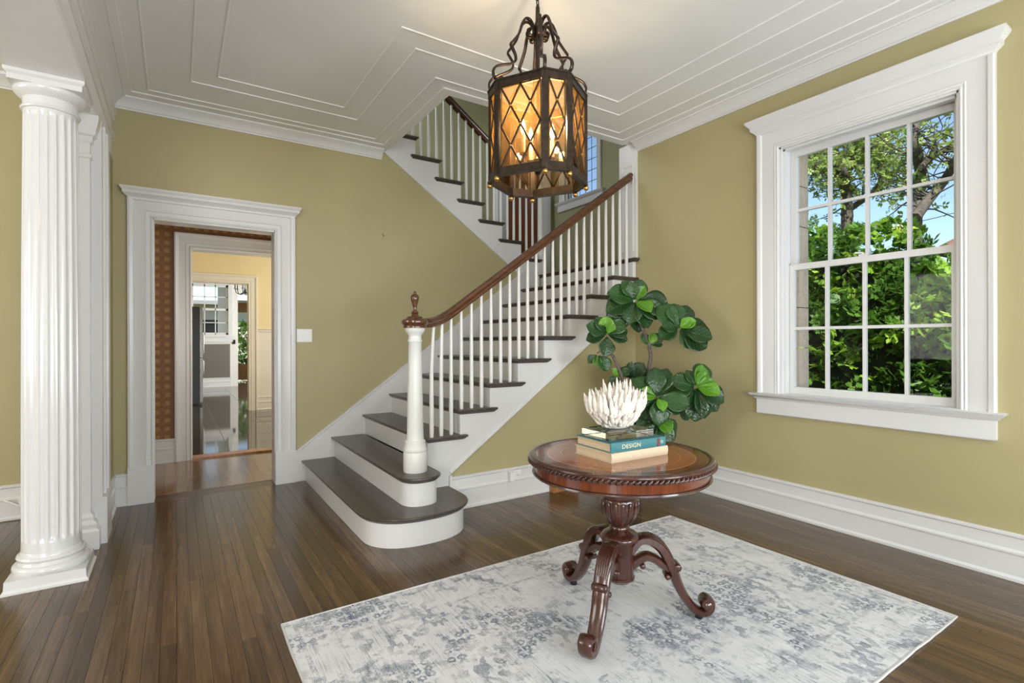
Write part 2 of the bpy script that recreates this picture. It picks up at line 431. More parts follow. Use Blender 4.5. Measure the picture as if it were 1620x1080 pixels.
def sash(win, name, x, y0, y1, z0, z1, st, rt, rb, cols, rows, th=0.035, mun=0.020, mat=WHITE, glass=GLASS):
    """timber sash in a wall of constant x; panes are its children"""
    s = MB()
    s.box(x, x+th, y0, y0+st, z0, z1).box(x, x+th, y1-st, y1, z0, z1).box(x, x+th, y0+st, y1-st, z0, z0+rb).box(x, x+th, y0+st, y1-st, z1-rt, z1)
    gy0, gy1, gz0, gz1 = y0+st, y1-st, z0+rb, z1-rt
    pw = (gy1-gy0-mun*(cols-1))/cols; ph = (gz1-gz0-mun*(rows-1))/rows
    for i in range(1, cols):
        yy = gy0+i*pw+(i-1)*mun; s.box(x+0.004, x+th-0.004, yy, yy+mun, gz0, gz1)
    for j in range(1, rows):
        zz = gz0+j*ph+(j-1)*mun
        for i in range(cols):
            ya = gy0+i*(pw+mun); s.box(x+0.004, x+th-0.004, ya, ya+pw, zz, zz+mun)
    so = s.build(name, mat, win)
    for i in range(cols):
        for j in range(rows):
            ya = gy0+i*(pw+mun); za = gz0+j*(ph+mun)
            MB().box(x+th*0.5-0.0015, x+th*0.5+0.0015, ya-0.003, ya+pw+0.003, za-0.003, za+ph+0.003).build('pane', glass, so)
    return so
win = empty('window_1'); struct(win, 'large white sixteen-pane sash window with deep casing', 'window')
Mw = lambda u, v, h: (XR-h, u, v)
WCAS = [(0, 0), (0, 0.010), (0.010, 0.016), (0.018, 0.012), (0.028, 0.016), (0.036, 0.012), (0.044, 0.014), (0.120, 0.018), (0.128, 0.030), (0.150, 0.034), (0.158, 0.030), (0.158, 0)]
MB().sweep([(WY0, WZ0), (WY0, WZ1), (WY1, WZ1), (WY1, WZ0)], WCAS, Mw).build('casing', WHITE, win, 30)
pr = [(0, -0.03), (0.036, -0.03), (0.040, -0.018), (0.054, -0.006), (0.058, 0.0), (0.066, 0.004), (0.066, 0.026), (0.078, 0.040), (0.090, 0.056), (0.094, 0.062), (0.094, 0.074), (0, 0.074)]
rg = []
for o_, h in pr:
    e_ = max(0, o_-0.036); zz = WZ1+0.158+h
    rg.append([(XR, WY0-0.158-e_, zz), (XR-o_, WY0-0.158-e_, zz), (XR-o_, WY1+0.158+e_, zz), (XR, WY1+0.158+e_, zz)])
MB().loft(rg).build('head_cornice', WHITE, win, 30)
pr = [(0.028, -0.148), (0.034, -0.142), (0.034, -0.040), (0.044, -0.036), (0.050, -0.026), (0.056, -0.024), (0.074, -0.006), (0.078, 0.0), (0.070, 0.004)]
rg = []
for o_, h in pr:
    e_ = max(-0.012, o_-0.034); zz = WZ0+h
    rg.append([(XR, WY0-0.158-e_, zz), (XR-o_, WY0-0.158-e_, zz), (XR-o_, WY1+0.158+e_, zz), (XR, WY1+0.158+e_, zz)])
MB().loft(rg).build('sill', WHITE, win, 30)
mb = MB(); xo = XR+0.20
mb.box(XR, xo, WY0-0.01, WY0+0.012, WZ0, WZ1).box(XR, xo, WY1-0.012, WY1+0.01, WZ0, WZ1).box(XR, xo, WY0, WY1, WZ1-0.012, WZ1+0.01).box(XR-0.02, T+0.12, WY0, WY1, WZ0-0.03, WZ0+0.006)
for (yy, d_) in ((WY0+0.012, 1), (WY1-0.012, -1)):
    a, b = sorted((yy, yy+0.014*d_)); mb.box(XR+0.03, XR+0.075, a, b, WZ0, WZ1-0.012)
mb.box(XR+0.03, XR+0.075, WY0+0.012, WY1-0.012, WZ1-0.026, WZ1-0.012)
mb.build('jamb', WHITE, win)
sash(win, 'lower_sash', XR+0.080, WY0+0.014, WY1-0.014, WZ0+0.006, 1.800, 0.046, 0.042, 0.050, 4, 2)
sash(win, 'upper_sash', XR+0.122, WY0+0.014, WY1-0.014, 1.765, WZ1-0.012, 0.046, 0.048, 0.040, 4, 2)
# small sash lock
MB().box(XR+0.075, XR+0.112, 1.53, 1.58, 1.800, 1.812).tube([(XR+0.09, 1.555, 1.81), (XR+0.09, 1.56, 1.822), (XR+0.07, 1.60, 1.824)], 0.005, 6).build('sash_lock', WHITE, win)

# ---- fluted column
COLC = (-0.556, 3.657)
colm = empty('fluted_column', (COLC[0], COLC[1], 0)); tag(colm, 'white fluted round column on a square plinth', 'column', None, 'structure')
GLOSSW = paint('gloss_white_paint', (0.70, 0.70, 0.698), 0.16, 0.01, 60, 0.04)
def sq(h): return [(-h, -h), (h, -h), (h, h), (-h, h)]
def sqloft(prof): return MB().loft([[(x_, y_, z_) for x_, y_ in sq(r_)] for r_, z_ in prof])
sqloft([(0.170, 0), (0.170, 0.010), (0.164, 0.016), (0.160, 0.022), (0.158, 0.065)]).build('plinth', GLOSSW, colm)
MB().lathe([(0.148, 0.062), (0.157, 0.070), (0.160, 0.082), (0.157, 0.096), (0.148, 0.104), (0.138, 0.106), (0.136, 0.112), (0.131, 0.118), (0.131, 0.124), (0.140, 0.128), (0.143, 0.137), (0.139, 0.146), (0.130, 0.150), (0.128, 0.158), (0.124, 0.168)], n=48).build('base', GLOSSW, colm, 40)
NF = 20
def flute(a, z):
    f_ = (a*NF/(2*math.pi)) % 1.0
    e_ = min(1.0, max(0, (z-0.215)/0.03), max(0, (2.455-z)/0.03))
    d_ = max(0.0, 1-((f_-0.5)/0.36)**2)
    return 1-0.080*math.sqrt(d_)*e_
prof = [(0.124, 0.16), (0.1225, 0.205), (0.1225, 0.216), (0.1225, 0.225), (0.1225, 0.235), (0.1225, 0.245)]
for i in range(13):
    z = 0.3+i*0.172; t = (z-0.3)/2.1
    prof.append((0.1225-0.010*t*t, z))
prof += [(0.112, 2.425), (0.112, 2.435), (0.112, 2.445), (0.112, 2.455), (0.112, 2.475)]
MB().lathe(prof, n=NF*12, flute=flute).build('shaft', GLOSSW, colm, 50)
cap_ = MB().lathe([(0.112, 2.465), (0.121, 2.468), (0.124, 2.475), (0.121, 2.482), (0.114, 2.485), (0.114, 2.525), (0.122, 2.530), (0.134, 2.538), (0.146, 2.550), (0.152, 2.562), (0.150, 2.572), (0.14, 2.574)], n=48).build('capital', GLOSSW, colm, 40)
sqloft([(0.146, 2.570), (0.146, 2.596), (0.150, 2.600), (0.158, 2.608), (0.158, 2.624)]).build('abacus', GLOSSW, cap_)

# ---- pilaster at the end of the wing wall
pil = empty('pilaster'); tag(pil, 'white square pilaster behind the fluted column', 'pilaster', None, 'structure')
px0, px1 = XB-0.200, XB-0.030
def pl(prof_, name):
    rg = [[(px0-o_, 4.03-o_, z_), (px1+o_, 4.03-o_, z_), (px1+o_, 4.13, z_), (px0-o_, 4.13, z_)] for o_, z_ in prof_]
    return MB().loft(rg).build(name, WHITE, pil, 30)
pl([(0, 0.1), (0, 2.55)], 'shaft')
pl([(0.045, 0), (0.045, 0.110), (0.040, 0.118), (0.030, 0.125), (0.034, 0.150), (0.026, 0.165), (0.014, 0.172), (0.016, 0.190), (0.008, 0.205), (0, 0.215)], 'base')
pl([(0, 2.37), (0.008, 2.375), (0.008, 2.395), (0.0, 2.40), (0.002, 2.46), (0.014, 2.470), (0.016, 2.500), (0.030, 2.510), (0.034, 2.545), (0.040, 2.555), (0.048, 2.600), (0.048, 2.624)], 'capital')
MB().sweep([(4.10, 0), (4.10, 2.625)], [(0, 0.003), (0, 0.016), (-0.07, 0.016), (-0.075, 0.028), (-0.095, 0.028), (-0.10, 0.014), (-0.20, 0.014), (-0.205, 0.030), (-0.25, 0.034), (-0.255, 0.0)], lambda u, v, h: (XB+h+0.004, u, v)).build('jamb_casing', WHITE, pil, 30)
MB().box(XB-0.21, XB+0.022, 4.085, 4.135, 0, 2.625).build('jamb_face', WHITE, pil)
MB().box(XB-0.02, XB+0.045, 4.08, 4.36, 0, 0.29).build('plinth_block', WHITE, pil)

# ---- pilaster closing the right wall at the stair landing
pr_ = empty('pilaster'); tag(pr_, 'white panelled pilaster where the stair handrail ends', 'pilaster', None, 'structure')
MB().box(XR-0.022, XR+0.33, 3.425, 3.645, 2.0, CZ).build('shaft', WHITE, pr_)
mb = MB().sweep([(3.46, 2.1), (3.61, 2.1), (3.61, 2.93), (3.46, 2.93)], [(0, 0.018), (0, 0.028), (0.012, 0.028), (0.016, 0.02), (0.016, 0.018)], lambda u, v, h: (XR-h, u, v), True); mb.build('panel_moulding', WHITE, pr_)
# ================================================================== STAIRS
RISE, RUN, NX = 0.185, 0.262, 0.972
def nose(n): return NX+RUN*(n-1)
def tz(n): return RISE*n
stair = empty('staircase'); tag(stair, 'white staircase with dark wooden treads and a rounded bottom step', 'staircase')
# nosing profile: inset, depth below the tread surface
NOSE = [(0.006, 0.0), (0.001, -0.003), (0.0, -0.009), (0.003, -0.016), (0.010, -0.021), (0.014, -0.026), (0.026, -0.036), (0.030, -0.036)]
def inset_poly(poly, d):
    n = len(poly); out = []
    for i in range(n):
        a, b, c = Vector(poly[i-1]), Vector(poly[i]), Vector(poly[(i+1) % n])
        d1 = (b-a).normalized(); d2 = (c-b).normalized()
        n1 = Vector((-d1.y, d1.x)); n2 = Vector((-d2.y, d2.x)); m = n1+n2
        m = m/max(0.3, m.dot(n1)); out.append(tuple(b+m*d))
    return out
def tread(poly, z, parent=stair, keep=None):
    rg = []
    for d_, h in reversed(NOSE):
        q = inset_poly(poly, d_)
        rg.append([(x_, y_, z+h) for x_, y_ in q])
    return MB().loft(rg).build('tread', TREADW, parent, 30)
def rrect(x0, x1, y0, y1): return [(x0, y0), (x1, y0), (x1, y1), (x0, y1)]
def bull(x0, x1, yend, yc, yback, n=22):
    """counter-clockwise outline: straight front at x0, rounded end towards -y, straight back at x1"""
    cx, rx, ry = (x0+x1)/2, (x1-x0)/2, yc-yend
    pts = []
    for i in range(n+1):
        a = math.pi+math.pi*i/n
        ca, sa = math.cos(a), math.sin(a); p = 0.86
        pts.append((cx+rx*math.copysign(abs(ca)**p, ca), yc+ry*math.copysign(abs(sa)**p, sa)))
    return pts+[(x1, yback), (x0, yback)]
WY = 4.925
tread(bull(0.945, 1.690, 2.920, 3.25, WY), tz(1))
tread(bull(1.205, 1.505, 3.085, 3.245, WY), tz(2))
for n in range(3, 11):
    x1 = nose(n+1)+0.028+0.05
    tread(rrect(nose(n), x1, 3.412, WY), tz(n))
def riser_ring(poly, z0, z1, name='riser'):
    return MB().loft([[(x_, y_, z0) for x_, y_ in poly], [(x_, y_, z1) for x_, y_ in poly]]).build(name, WHITE, stair, 40)
riser_ring(inset_poly(bull(0.945, 1.690, 2.920, 3.25, WY), 0.032), 0.0, tz(1)-0.034)
riser_ring(inset_poly(bull(1.205, 1.505, 3.085, 3.245, WY), 0.028), tz(1)-0.001, tz(2)-0.034)
for n in range(3, 12):
    xr = nose(n)+0.028
    MB().box(xr, xr+0.02, YS+0.002, WY, tz(n-1)-0.001, tz(n)-0.034).build('riser', WHITE, stair)
# landing
LX1, LY1 = 4.75, 6.15
tread([(nose(11), 3.40), (LX1-0.01, 3.40), (LX1-0.01, LY1-0.01), (nose(11), LY1-0.01)], tz(11)).name = 'landing'
# outer string with sawtooth top
top = []
for n in range(3, 12):
    xr = nose(n)+0.026
    top += [(xr, tz(n-1) if n > 3 else tz(1)), (xr, tz(n)-0.02)]
poly = [(1.705, tz(1)-0.003), (1.705, zlow(1.705))]+[(XR-0.005, zlow(XR-0.005)), (XR-0.005, tz(11)-0.02)]+list(reversed(top))
MB().prism(poly, 0, 0.03, XZ(YS-0.006)).build('outer_string', WHITE, stair)
MB().sweep([(1.705, zlow(1.705)), (XR-0.01, zlow(XR-0.01))], [(0, 0), (0, 0.010), (0.004, 0.013), (0.014, 0.013), (0.018, 0.008), (0.018, 0)], lambda u, v, h: (u, YS-0.006-h, v)).build('string_moulding', WHITE, stair, 30)
MB().box(1.690, 1.712, YS-0.024, YS+0.01, 0.0, 0.262).build('string_end_block', WHITE, stair)
# wall string
def zw(x): return 0.257+0.7207*(x-0.901)
xm = 3.30
MB().prism([(0.884, 0.0), (1.25, 0.0), (3.60, 1.75), (3.60, 2.02), (xm+0.12, zw(xm+0.12)), (0.884, zw(0.884))], 0, 0.03, XZ(YB-0.028)).build('wall_string', WHITE, stair)
MB().sweep([(0.884, zw(0.884)), (xm+0.1, zw(xm+0.1))], [(0, 0), (0, 0.036), (0.008, 0.038), (0.016, 0.030), (0.018, 0)], lambda u, v, h: (u, YB-h, v)).build('wall_string_cap', WHITE, stair, 30)
# upper flight : rises to the left behind the back wall plane
def unose(m): return 3.637-0.260*(m-12)
def uz(m): return 2.219+0.186*(m-12)
for m_ in range(12, 20):
    tread(rrect(unose(m_+1)-0.028-0.05, unose(m_), YB-0.045, 6.14), uz(m_))
    MB().box(unose(m_)-0.048, unose(m_)-0.028, YB, 6.14, uz(m_)-0.19, uz(m_)-0.034).build('riser', WHITE, stair)
top = []
for m_ in range(12, 20):
    xr = unose(m_)-0.026
    top += [(xr, uz(m_)-0.19 if m_ > 12 else 2.0), (xr, uz(m_)-0.02)]
poly = [(3.60, zdiag(3.60)), (3.60, 2.0)]+top+[(1.60, uz(19)-0.02), (1.60, zdiag(1.60))]
MB().prism(poly, 0, 0.04, XZ(YB-0.012)).build('upper_string', WHITE, stair)
MB().sweep([(3.45, zdiag(3.45)), (1.72, zdiag(1.72))], [(0, 0), (0, 0.010), (-0.004, 0.014), (-0.012, 0.014), (-0.016, 0.008), (-0.016, 0)], lambda u, v, h: (u, YB-0.012-h, v)).build('string_moulding', WHITE, stair, 30)

# ---- lower railing
rail = empty('stair_railing'); tag(rail, 'mahogany handrail on white balusters with turned newel, lower flight', 'railing')
BY = 3.490
def zr(x): return 2.015+0.712*(x-2.508)
def rail_sweep(path, parent):
    prof = [(-0.024, -0.030), (0.024, -0.030), (0.028, -0.018), (0.022, -0.008), (0.032, 0.004), (0.034, 0.016), (0.026, 0.030), (0.010, 0.037), (-0.010, 0.037), (-0.026, 0.030), (-0.034, 0.016), (-0.032, 0.004), (-0.022, -0.008), (-0.028, -0.018)]
    P = [Vector(p) for p in path]; rg = []
    for i, p in enumerate(P):
        t = (P[min(i+1, len(P)-1)]-P[max(i-1, 0)]).normalized(); s_ = Vector((t.y, -t.x, 0)).normalized(); n_ = s_.cross(t)
        rg.append([tuple(p+s_*a+n_*b) for a, b in prof])
    return MB().loft(rg).build('handrail', RAILW, parent, 35)
NEW = (1.365, 3.300)
pts = []
A = Vector((NEW[0], NEW[1], 1.375)); B = Vector((1.80, BY, zr(1.80)))
c1 = A+Vector((0.17, 0.085, 0.0)); c2 = B-Vector((0.17, 0.0, 0.17*0.712))
for i in range(15):
    t = i/14; pts.append(A*(1-t)**3+c1*3*t*(1-t)**2+c2*3*t*t*(1-t)+B*t**3)
for i in range(1, 8): pts.append(Vector((1.80+(XR-0.022-1.80)*i/7, BY, zr(1.80+(XR-0.022-1.80)*i/7))))
rail_sweep(pts, rail)
BALM = paint('baluster_paint', (0.75, 0.745, 0.72), 0.3, 0.01)
def rail_z_at(x):
    for a, b in zip(pts, pts[1:]):
        if a.x <= x <= b.x:
            t = (x-a.x)/(b.x-a.x+1e-9); return a.lerp(b, t)
    return pts[-1]
k = 0
while True:
    x = 1.5535+0.0879*k; k += 1
    if x > 3.615: break
    n = max(3, min(10, int((x-NX+0.0)//RUN)+1))
    if x > nose(11): n = 11
    p = rail_z_at(x); z0 = tz(n); z1 = p.z-0.02
    yb = BY if x > 1.85 else p.y*0.5+BY*0.5
    b = MB().tube([(0, 0, 0), (0, 0, 0.06), (0, 0, (z1-z0)*0.25), (0, 0, (z1-z0)*0.6), (p.x-x, p.y-yb, z1-z0)], [0.0145, 0.0165, 0.0165, 0.0145, 0.0115], 10, None, (1, 0, 0))
    b.build('baluster', BALM, rail, 50, (x, yb, z0))
nw = MB().lathe([(0.078, 0.370), (0.080, 0.374), (0.080, 0.500), (0.077, 0.506), (0.080, 0.512), (0.080, 0.528), (0.074, 0.536), (0.072, 0.550), (0.068, 0.560), (0.070, 0.568), (0.068, 0.578), (0.060, 0.584), (0.057, 0.60), (0.055, 0.64), (0.052, 0.85), (0.046, 1.10), (0.043, 1.245), (0.047, 1.250), (0.049, 1.257), (0.046, 1.264), (0.043, 1.268), (0.043, 1.290), (0.048, 1.300), (0.060, 1.316), (0.066, 1.325), (0.068, 1.344)], n=36).build('newel_post', BALM, rail, 40, (NEW[0], NEW[1], 0))
cp = MB().lathe([(0.070, 1.342), (0.078, 1.346), (0.079, 1.356), (0.076, 1.362), (0.086, 1.370), (0.090, 1.382), (0.088, 1.394), (0.078, 1.402), (0.062, 1.406), (0.055, 1.412), (0.050, 1.420), (0.036, 1.424), (0.03, 1.426)], n=36).build('newel_cap', RAILW, nw, 40)
MB().lathe([(0.030, 1.424), (0.024, 1.432), (0.020, 1.438), (0.026, 1.446), (0.022, 1.454), (0.013, 1.462), (0.011, 1.474), (0.014, 1.490), (0.021, 1.515), (0.027, 1.540), (0.028, 1.555), (0.024, 1.566), (0.014, 1.573), (0.009, 1.578), (0.010, 1.584), (0.006, 1.592), (0.001, 1.596)], n=20).build('finial', RAILW, nw, 40)

# ---- upper railing with landing newel
rail2 = empty('stair_railing'); tag(rail2, 'dark handrail with white balusters on the upper stair flight', 'railing')
UY = YB+0.035
def zr2(x): return 3.832-0.712*(x-2.463)
rail_sweep([Vector((3.62+(1.55-3.62)*i/6, UY, zr2(3.62+(1.55-3.62)*i/6))) for i in range(7)], rail2)
k = 0
while True:
    x = 3.545-0.0884*k; k += 1
    if x < 1.70: break
    m_ = 12+int((3.637-x)//0.260)
    z0 = uz(m_); z1 = zr2(x)-0.032
    MB().tube([(0, 0, 0), (0, 0, 0.06), (0, 0, (z1-z0)*0.3), (0, 0, z1-z0)], [0.0145, 0.0165, 0.0155, 0.0115], 10, None, (1, 0, 0)).build('baluster', BALM, rail2, 50, (x, UY, z0))
n2 = MB().box(-0.05, 0.05, -0.05, 0.05, 0, 0.25).build('newel_post', BALM, rail2, None, (3.66, UY, tz(11)))
MB().lathe([(0.056, 0.25), (0.058, 0.262), (0.050, 0.27), (0.040, 0.285), (0.034, 0.31), (0.032, 0.7), (0.030, 1.0), (0.042, 1.01), (0.042, 1.06), (0.02, 1.08)], n=20).build('turned_shaft', BALM, n2, 40)

# ---- stairwell and landing walls
w = empty('wall_stairwell'); struct(w, 'shade-toned olive wall behind the upper stair flight', 'wall')
MB().box(1.75, LX1+0.2, LY1, LY1+0.12, 1.9, 5.9).box(0.6, 1.75, LY1, LY1+0.12, 3.2, 5.9).build('plaster', SHADEOLIVE, w)
WL = (5.17, 5.86, 3.27, 4.55)   # landing window opening y0,y1,z0,z1
w = empty('wall_landing'); struct(w, 'shade-toned olive landing wall with leaded window', 'wall')
MB().box(LX1, LX1+0.14, 3.3, WL[0], 1.9, 5.9).box(LX1, LX1+0.14, WL[1], LY1+0.1, 1.9, 5.9).box(LX1, LX1+0.14, WL[0], WL[1], 1.9, WL[2]).box(LX1, LX1+0.14, WL[0], WL[1], WL[3], 5.9).build('plaster', SHADEOLIVE, w)
struct(MB().box(3.99, LX1+0.14, 3.2, 3.40, 1.9, 5.9).build('wall_landing_side', SHADEOLIVE), 'shade-toned olive side wall of the landing', 'wall')
struct(MB().box(0.5, LX1+0.2, 3.3, LY1+0.12, 5.9, 6.0).build('ceiling_upper', CEIL), 'white ceiling high above the stairwell', 'ceiling')
struct(MB().box(0.5, 3.99, 3.3, 3.53, CZ+0.3, 5.9).box(0.45, 0.6, 3.3, LY1, CZ+0.3, 5.9).build('wall_upper', SHADEOLIVE), 'shade-toned olive upper walls around the stairwell', 'wall')
win2 = empty('window_2'); struct(win2, 'leaded glass window on the stair landing', 'window')
Ml = lambda u, v, h: (LX1-h, u, v)
MB().sweep([(WL[0], WL[2]), (WL[0], WL[3]), (WL[1], WL[3]), (WL[1], WL[2])], [(a*0.62, b) for a, b in WCAS], Ml).build('casing', WHITE, win2, 30)
rg = []
for o_, h in [(0.024, -0.13), (0.030, -0.12), (0.030, -0.04), (0.05, -0.03), (0.064, -0.012), (0.068, 0.0), (0.06, 0.004)]:
    rg.append([(LX1, WL[0]-0.1-o_, WL[2]+h), (LX1-o_, WL[0]-0.1-o_, WL[2]+h), (LX1-o_, WL[1]+0.1+o_, WL[2]+h), (LX1, WL[1]+0.1+o_, WL[2]+h)])
MB().loft(rg).build('sill', WHITE, win2, 30)
LEAD = metal('lead_came', (0.05, 0.05, 0.055), 0.5, 0.2, 0.6)
sash(win2, 'leaded_sash', LX1+0.04, WL[0]+0.03, WL[1]-0.03, WL[2]+0.03, WL[3]-0.03, 0.008, 0.008, 0.008, 5, 8, 0.012, 0.007, LEAD, GLASS)
MB().box(LX1+0.02, LX1+0.08, WL[0], WL[0]+0.03, WL[2], WL[3]).box(LX1+0.02, LX1+0.08, WL[1]-0.03, WL[1], WL[2], WL[3]).box(LX1+0.02, LX1+0.08, WL[0], WL[1], WL[2], WL[2]+0.03).box(LX1+0.02, LX1+0.08, WL[0], WL[1], WL[3]-0.03, WL[3]).build('outer_frame', WHITE, win2)
d3 = empty('door_3'); struct(d3, 'dark brown wooden door on the stair landing', 'door')
MB().box(3.93, 4.47, LY1-0.05, LY1-0.004, tz(11), 4.15).build('door_leaf', DOORW, d3)
Md = lambda u, v, h: (u, LY1-h, v)
MB().sweep([(3.93, tz(11)), (3.93, 4.15), (4.47, 4.15), (4.47, tz(11))], [(0, 0), (0, 0.05), (0.01, 0.056), (0.03, 0.05), (0.06, 0.06), (0.10, 0.06), (0.12, 0.07), (0.19, 0.07), (0.2, 0.05), (0.2, 0)], Md).build('casing', WHITE, d3, 30)

# ================================================================== PASSAGE AND KITCHEN ROOMS BEYOND THE DOORWAY
Y2, Y3, Y4 = 6.44, 10.53, 16.6
hall = NT('glossy_strip_floor'); v = hall.coord('World', (1, 1, 1))
bt = hall.n('TexBrick'); bt.inputs['Scale'].default_value = 1.0; bt.inputs['Mortar Size'].default_value = 0.0012; bt.inputs['Brick Width'].default_value = 1.1; bt.inputs['Row Height'].default_value = 0.085
bt.inputs[1].default_value = (0.19, 0.115, 0.058, 1); bt.inputs[2].default_value = (0.28, 0.175, 0.09, 1); bt.inputs[3].default_value = (0.02, 0.012, 0.006, 1)
rot = hall.n('Mapping'); rot.inputs['Rotation'].default_value = (0, 0, R(90)); hall.l(v, rot.inputs[0]); hall.l(rot.outputs[0], bt.inputs[0])
hall.col(bt.outputs[0]); hall.set(Roughness=0.14); hall = hall.m
struct(MB().box(-2.2, 1.7, YB+0.16, Y2+0.02, -0.1, 0.004).build('floor_passage', hall), 'glossy brown wooden floor of the passage beyond the doorway', 'floor')
wp = NT('brown_wallpaper_gold_squares'); v = wp.coord('World'); sp = wp.n('SeparateXYZ'); wp.l(v, sp.inputs[0])
S_ = 0.088; WPO = 0.117
fx = wp.math('FRACT', wp.math('DIVIDE', wp.math('ADD', sp.outputs[0], WPO), S_)); fz = wp.math('FRACT', wp.math('DIVIDE', wp.math('ADD', sp.outputs[2], 0.043), S_))
inx = wp.math('LESS_THAN', wp.math('ABSOLUTE', wp.math('SUBTRACT', fx, 0.5)), 0.25); inz = wp.math('LESS_THAN', wp.math('ABSOLUTE', wp.math('SUBTRACT', fz, 0.5)), 0.25)
sqm = wp.math('MULTIPLY', inx, inz)
nz = wp.noise(v, 60, 3)
wp.col(wp.mix(wp.math('MULTIPLY', sqm, wp.math('MULTIPLY', nz, 0.85)), wp.ramp(nz, [(0.3, (0.20, 0.085, 0.026)), (0.7, (0.26, 0.115, 0.036))]), (0.50, 0.30, 0.085)))
wp.set(Roughness=0.6); wp = wp.m
D2 = (0.142, 1.06, 2.25)
w = empty('wall_passage'); struct(w, 'brown wallpapered passage wall with gold squares', 'wall')
MB().box(-2.2, D2[0], Y2, Y2+0.14, 0, 3.05).box(D2[1], 1.72, Y2, Y2+0.14, 0, 3.05).box(D2[0], D2[1], Y2, Y2+0.14, D2[2], 3.05).build('wallpaper', wp, w)
struct(MB().box(-2.3, -2.2, YB+0.16, Y2, 0, 3.05).box(1.62, 1.72, YB+0.16, Y2, 0, 3.05).build('wall_passage_ends', wp), 'brown end walls of the passage', 'wall')
struct(MB().box(-2.3, 1.72, YB+0.16, Y2+0.1, 3.05, 3.10).build('ceiling_passage', CEIL), 'low ceiling of the passage', 'ceiling')
struct(MB().sweep([(D2[0]-0.15, Y2), (-2.2, Y2)], BASE, XY(0.004)).build('baseboard_passage', WHITE, None, 30), 'white baseboard below the brown wallpaper', 'baseboard')
d2 = doorway('door_2', D2[0], D2[1], D2[2], Y2, 0.15, 'white door casing in the brown wallpapered passage', WHITE, False, False, [(a*0.94, b) for a, b in CAS])
MB().box(D2[0], D2[1], Y2-0.01, Y2+0.15, 0.004, 0.022).build('threshold', HONEY, d2)

tile = NT('dark_glossy_tile'); v = tile.coord('World'); oi = tile.n('ObjectInfo')
tile.col(tile.mix(tile.math('MULTIPLY', oi.outputs['Random'], 0.6), tile.ramp(tile.noise(v, 4, 5), [(0.3, (0.035, 0.028, 0.023)), (0.7, (0.075, 0.062, 0.052))]), (0.09, 0.075, 0.062)))
tile.set(Roughness=0.05); tile = tile.m
fk = empty('floor_kitchen'); struct(fk, 'dark glossy tiled kitchen floor seen through the doorway', 'floor')
MB().box(-1.5, 4.0, Y2+0.14, 18.6, -0.1, -0.003).build('grout', paint('pale_grout', (0.42, 0.38, 0.33), 0.7), fk)
tm = MB().box(0, 0.594, 0, 0.594, -0.01, 0.0).mesh('tile'); tm.materials.append(tile)
for i in range(-1, 5):
    for j in range(0, 17):
        put(tm, 'tile', fk, (-0.08+0.6*i, Y2+0.15+0.6*j, 0))
MB().box(-1.5, 4.0, Y2+0.15+0.6*17, 18.6, -0.01, 0.0).build('tile_field', tile, fk)
w = empty('wall_kitchen'); struct(w, 'cream kitchen wall with chair rail beyond the passage', 'wall')
D3 = (0.06, 1.115, 2.315)
mb = MB()
for a, b, z0, z1 in ((-1.5, D3[0], 1.46, 3.0), (D3[1], 4.0, 1.46, 3.0), (D3[0], D3[1], D3[2], 3.0)): mb.box(a, b, Y3, Y3+0.12, z0, z1)
mb.build('upper_plaster', CREAM, w)
MB().box(-1.5, D3[0], Y3, Y3+0.12, 0, 1.46).box(D3[1], 4.0, Y3, Y3+0.12, 0, 1.46).build('wainscot', WAINS, w)
MB().sweep([(4.0, Y3), (D3[1]+0.15, Y3)], [(0, 0), (0.02, 0.005), (0.02, 0.03), (0.04, 0.045), (0.04, 0.06), (0, 0.06)], XY(1.44)).build('chair_rail', WAINS, w)
MB().sweep([(4.0, Y3), (D3[1]+0.15, Y3)], BASE, XY(0)).build('kitchen_baseboard', WAINS, w)
doorway('door_4', D3[0], D3[1], D3[2], Y3, 0.12, 'pale casing of the far kitchen opening', WAINS, False, False, [(a*0.93, b) for a, b in CAS])
struct(MB().box(-1.6, -1.5, Y2+0.1, Y4, 0, 3.0).box(4.0, 4.1, Y2+0.1, 18.6, 0, 3.0).build('wall_kitchen_sides', CREAM), 'cream side walls of the kitchen', 'wall')
struct(MB().box(-1.6, 4.1, Y2+0.1, 18.6, 3.0, 3.1).build('ceiling_kitchen', CEIL), 'white kitchen ceiling', 'ceiling')
# far wall with window, grey panel, opening to the wooden porch door
FW = (0.36, 1.25, 1.46, 2.86); FO = (1.49, 2.35, 2.62)
FARW = paint('far_white_wall', (0.78, 0.75, 0.70), 0.5, 0.01)
w = empty('wall_far'); struct(w, 'white far kitchen wall with grey panel under the window', 'wall')
MB().box(-1.5, FW[0], Y4, Y4+0.15, 0, 3).box(FW[0], FW[1], Y4, Y4+0.15, 0, FW[2]).box(FW[0], FW[1], Y4, Y4+0.15, FW[3], 3).box(FW[1], FO[0], Y4, Y4+0.15, 0, 3).box(FO[1], 4.0, Y4, Y4+0.15, 0, 3).box(FO[0], FO[1], Y4, Y4+0.15, FO[2], 3).build('plaster', FARW, w)
MB().box(-0.5, 1.29, Y4-0.012, Y4, 0.26, 1.20).build('grey_panel', GREYP, w)
MB().sweep([(1.31, Y4), (-1.5, Y4)], BASE, XY(0)).build('far_baseboard', WHITE, w)
win3 = empty('window_3'); struct(win3, 'white twelve-pane window at the end of the kitchen', 'window')
Rz = lambda o: o
s = MB(); th = 0.04; y = Y4+0.04
s.box(FW[0], FW[0]+0.05, y, y+th, FW[2], FW[3]).box(FW[1]-0.05, FW[1], y, y+th, FW[2], FW[3]).box(FW[0], FW[1], y, y+th, FW[2], FW[2]+0.06).box(FW[0], FW[1], y, y+th, FW[3]-0.06, FW[3]).box(FW[0], FW[1], y, y+th, 2.14, 2.20)
gw = (FW[1]-FW[0]-0.1)/3
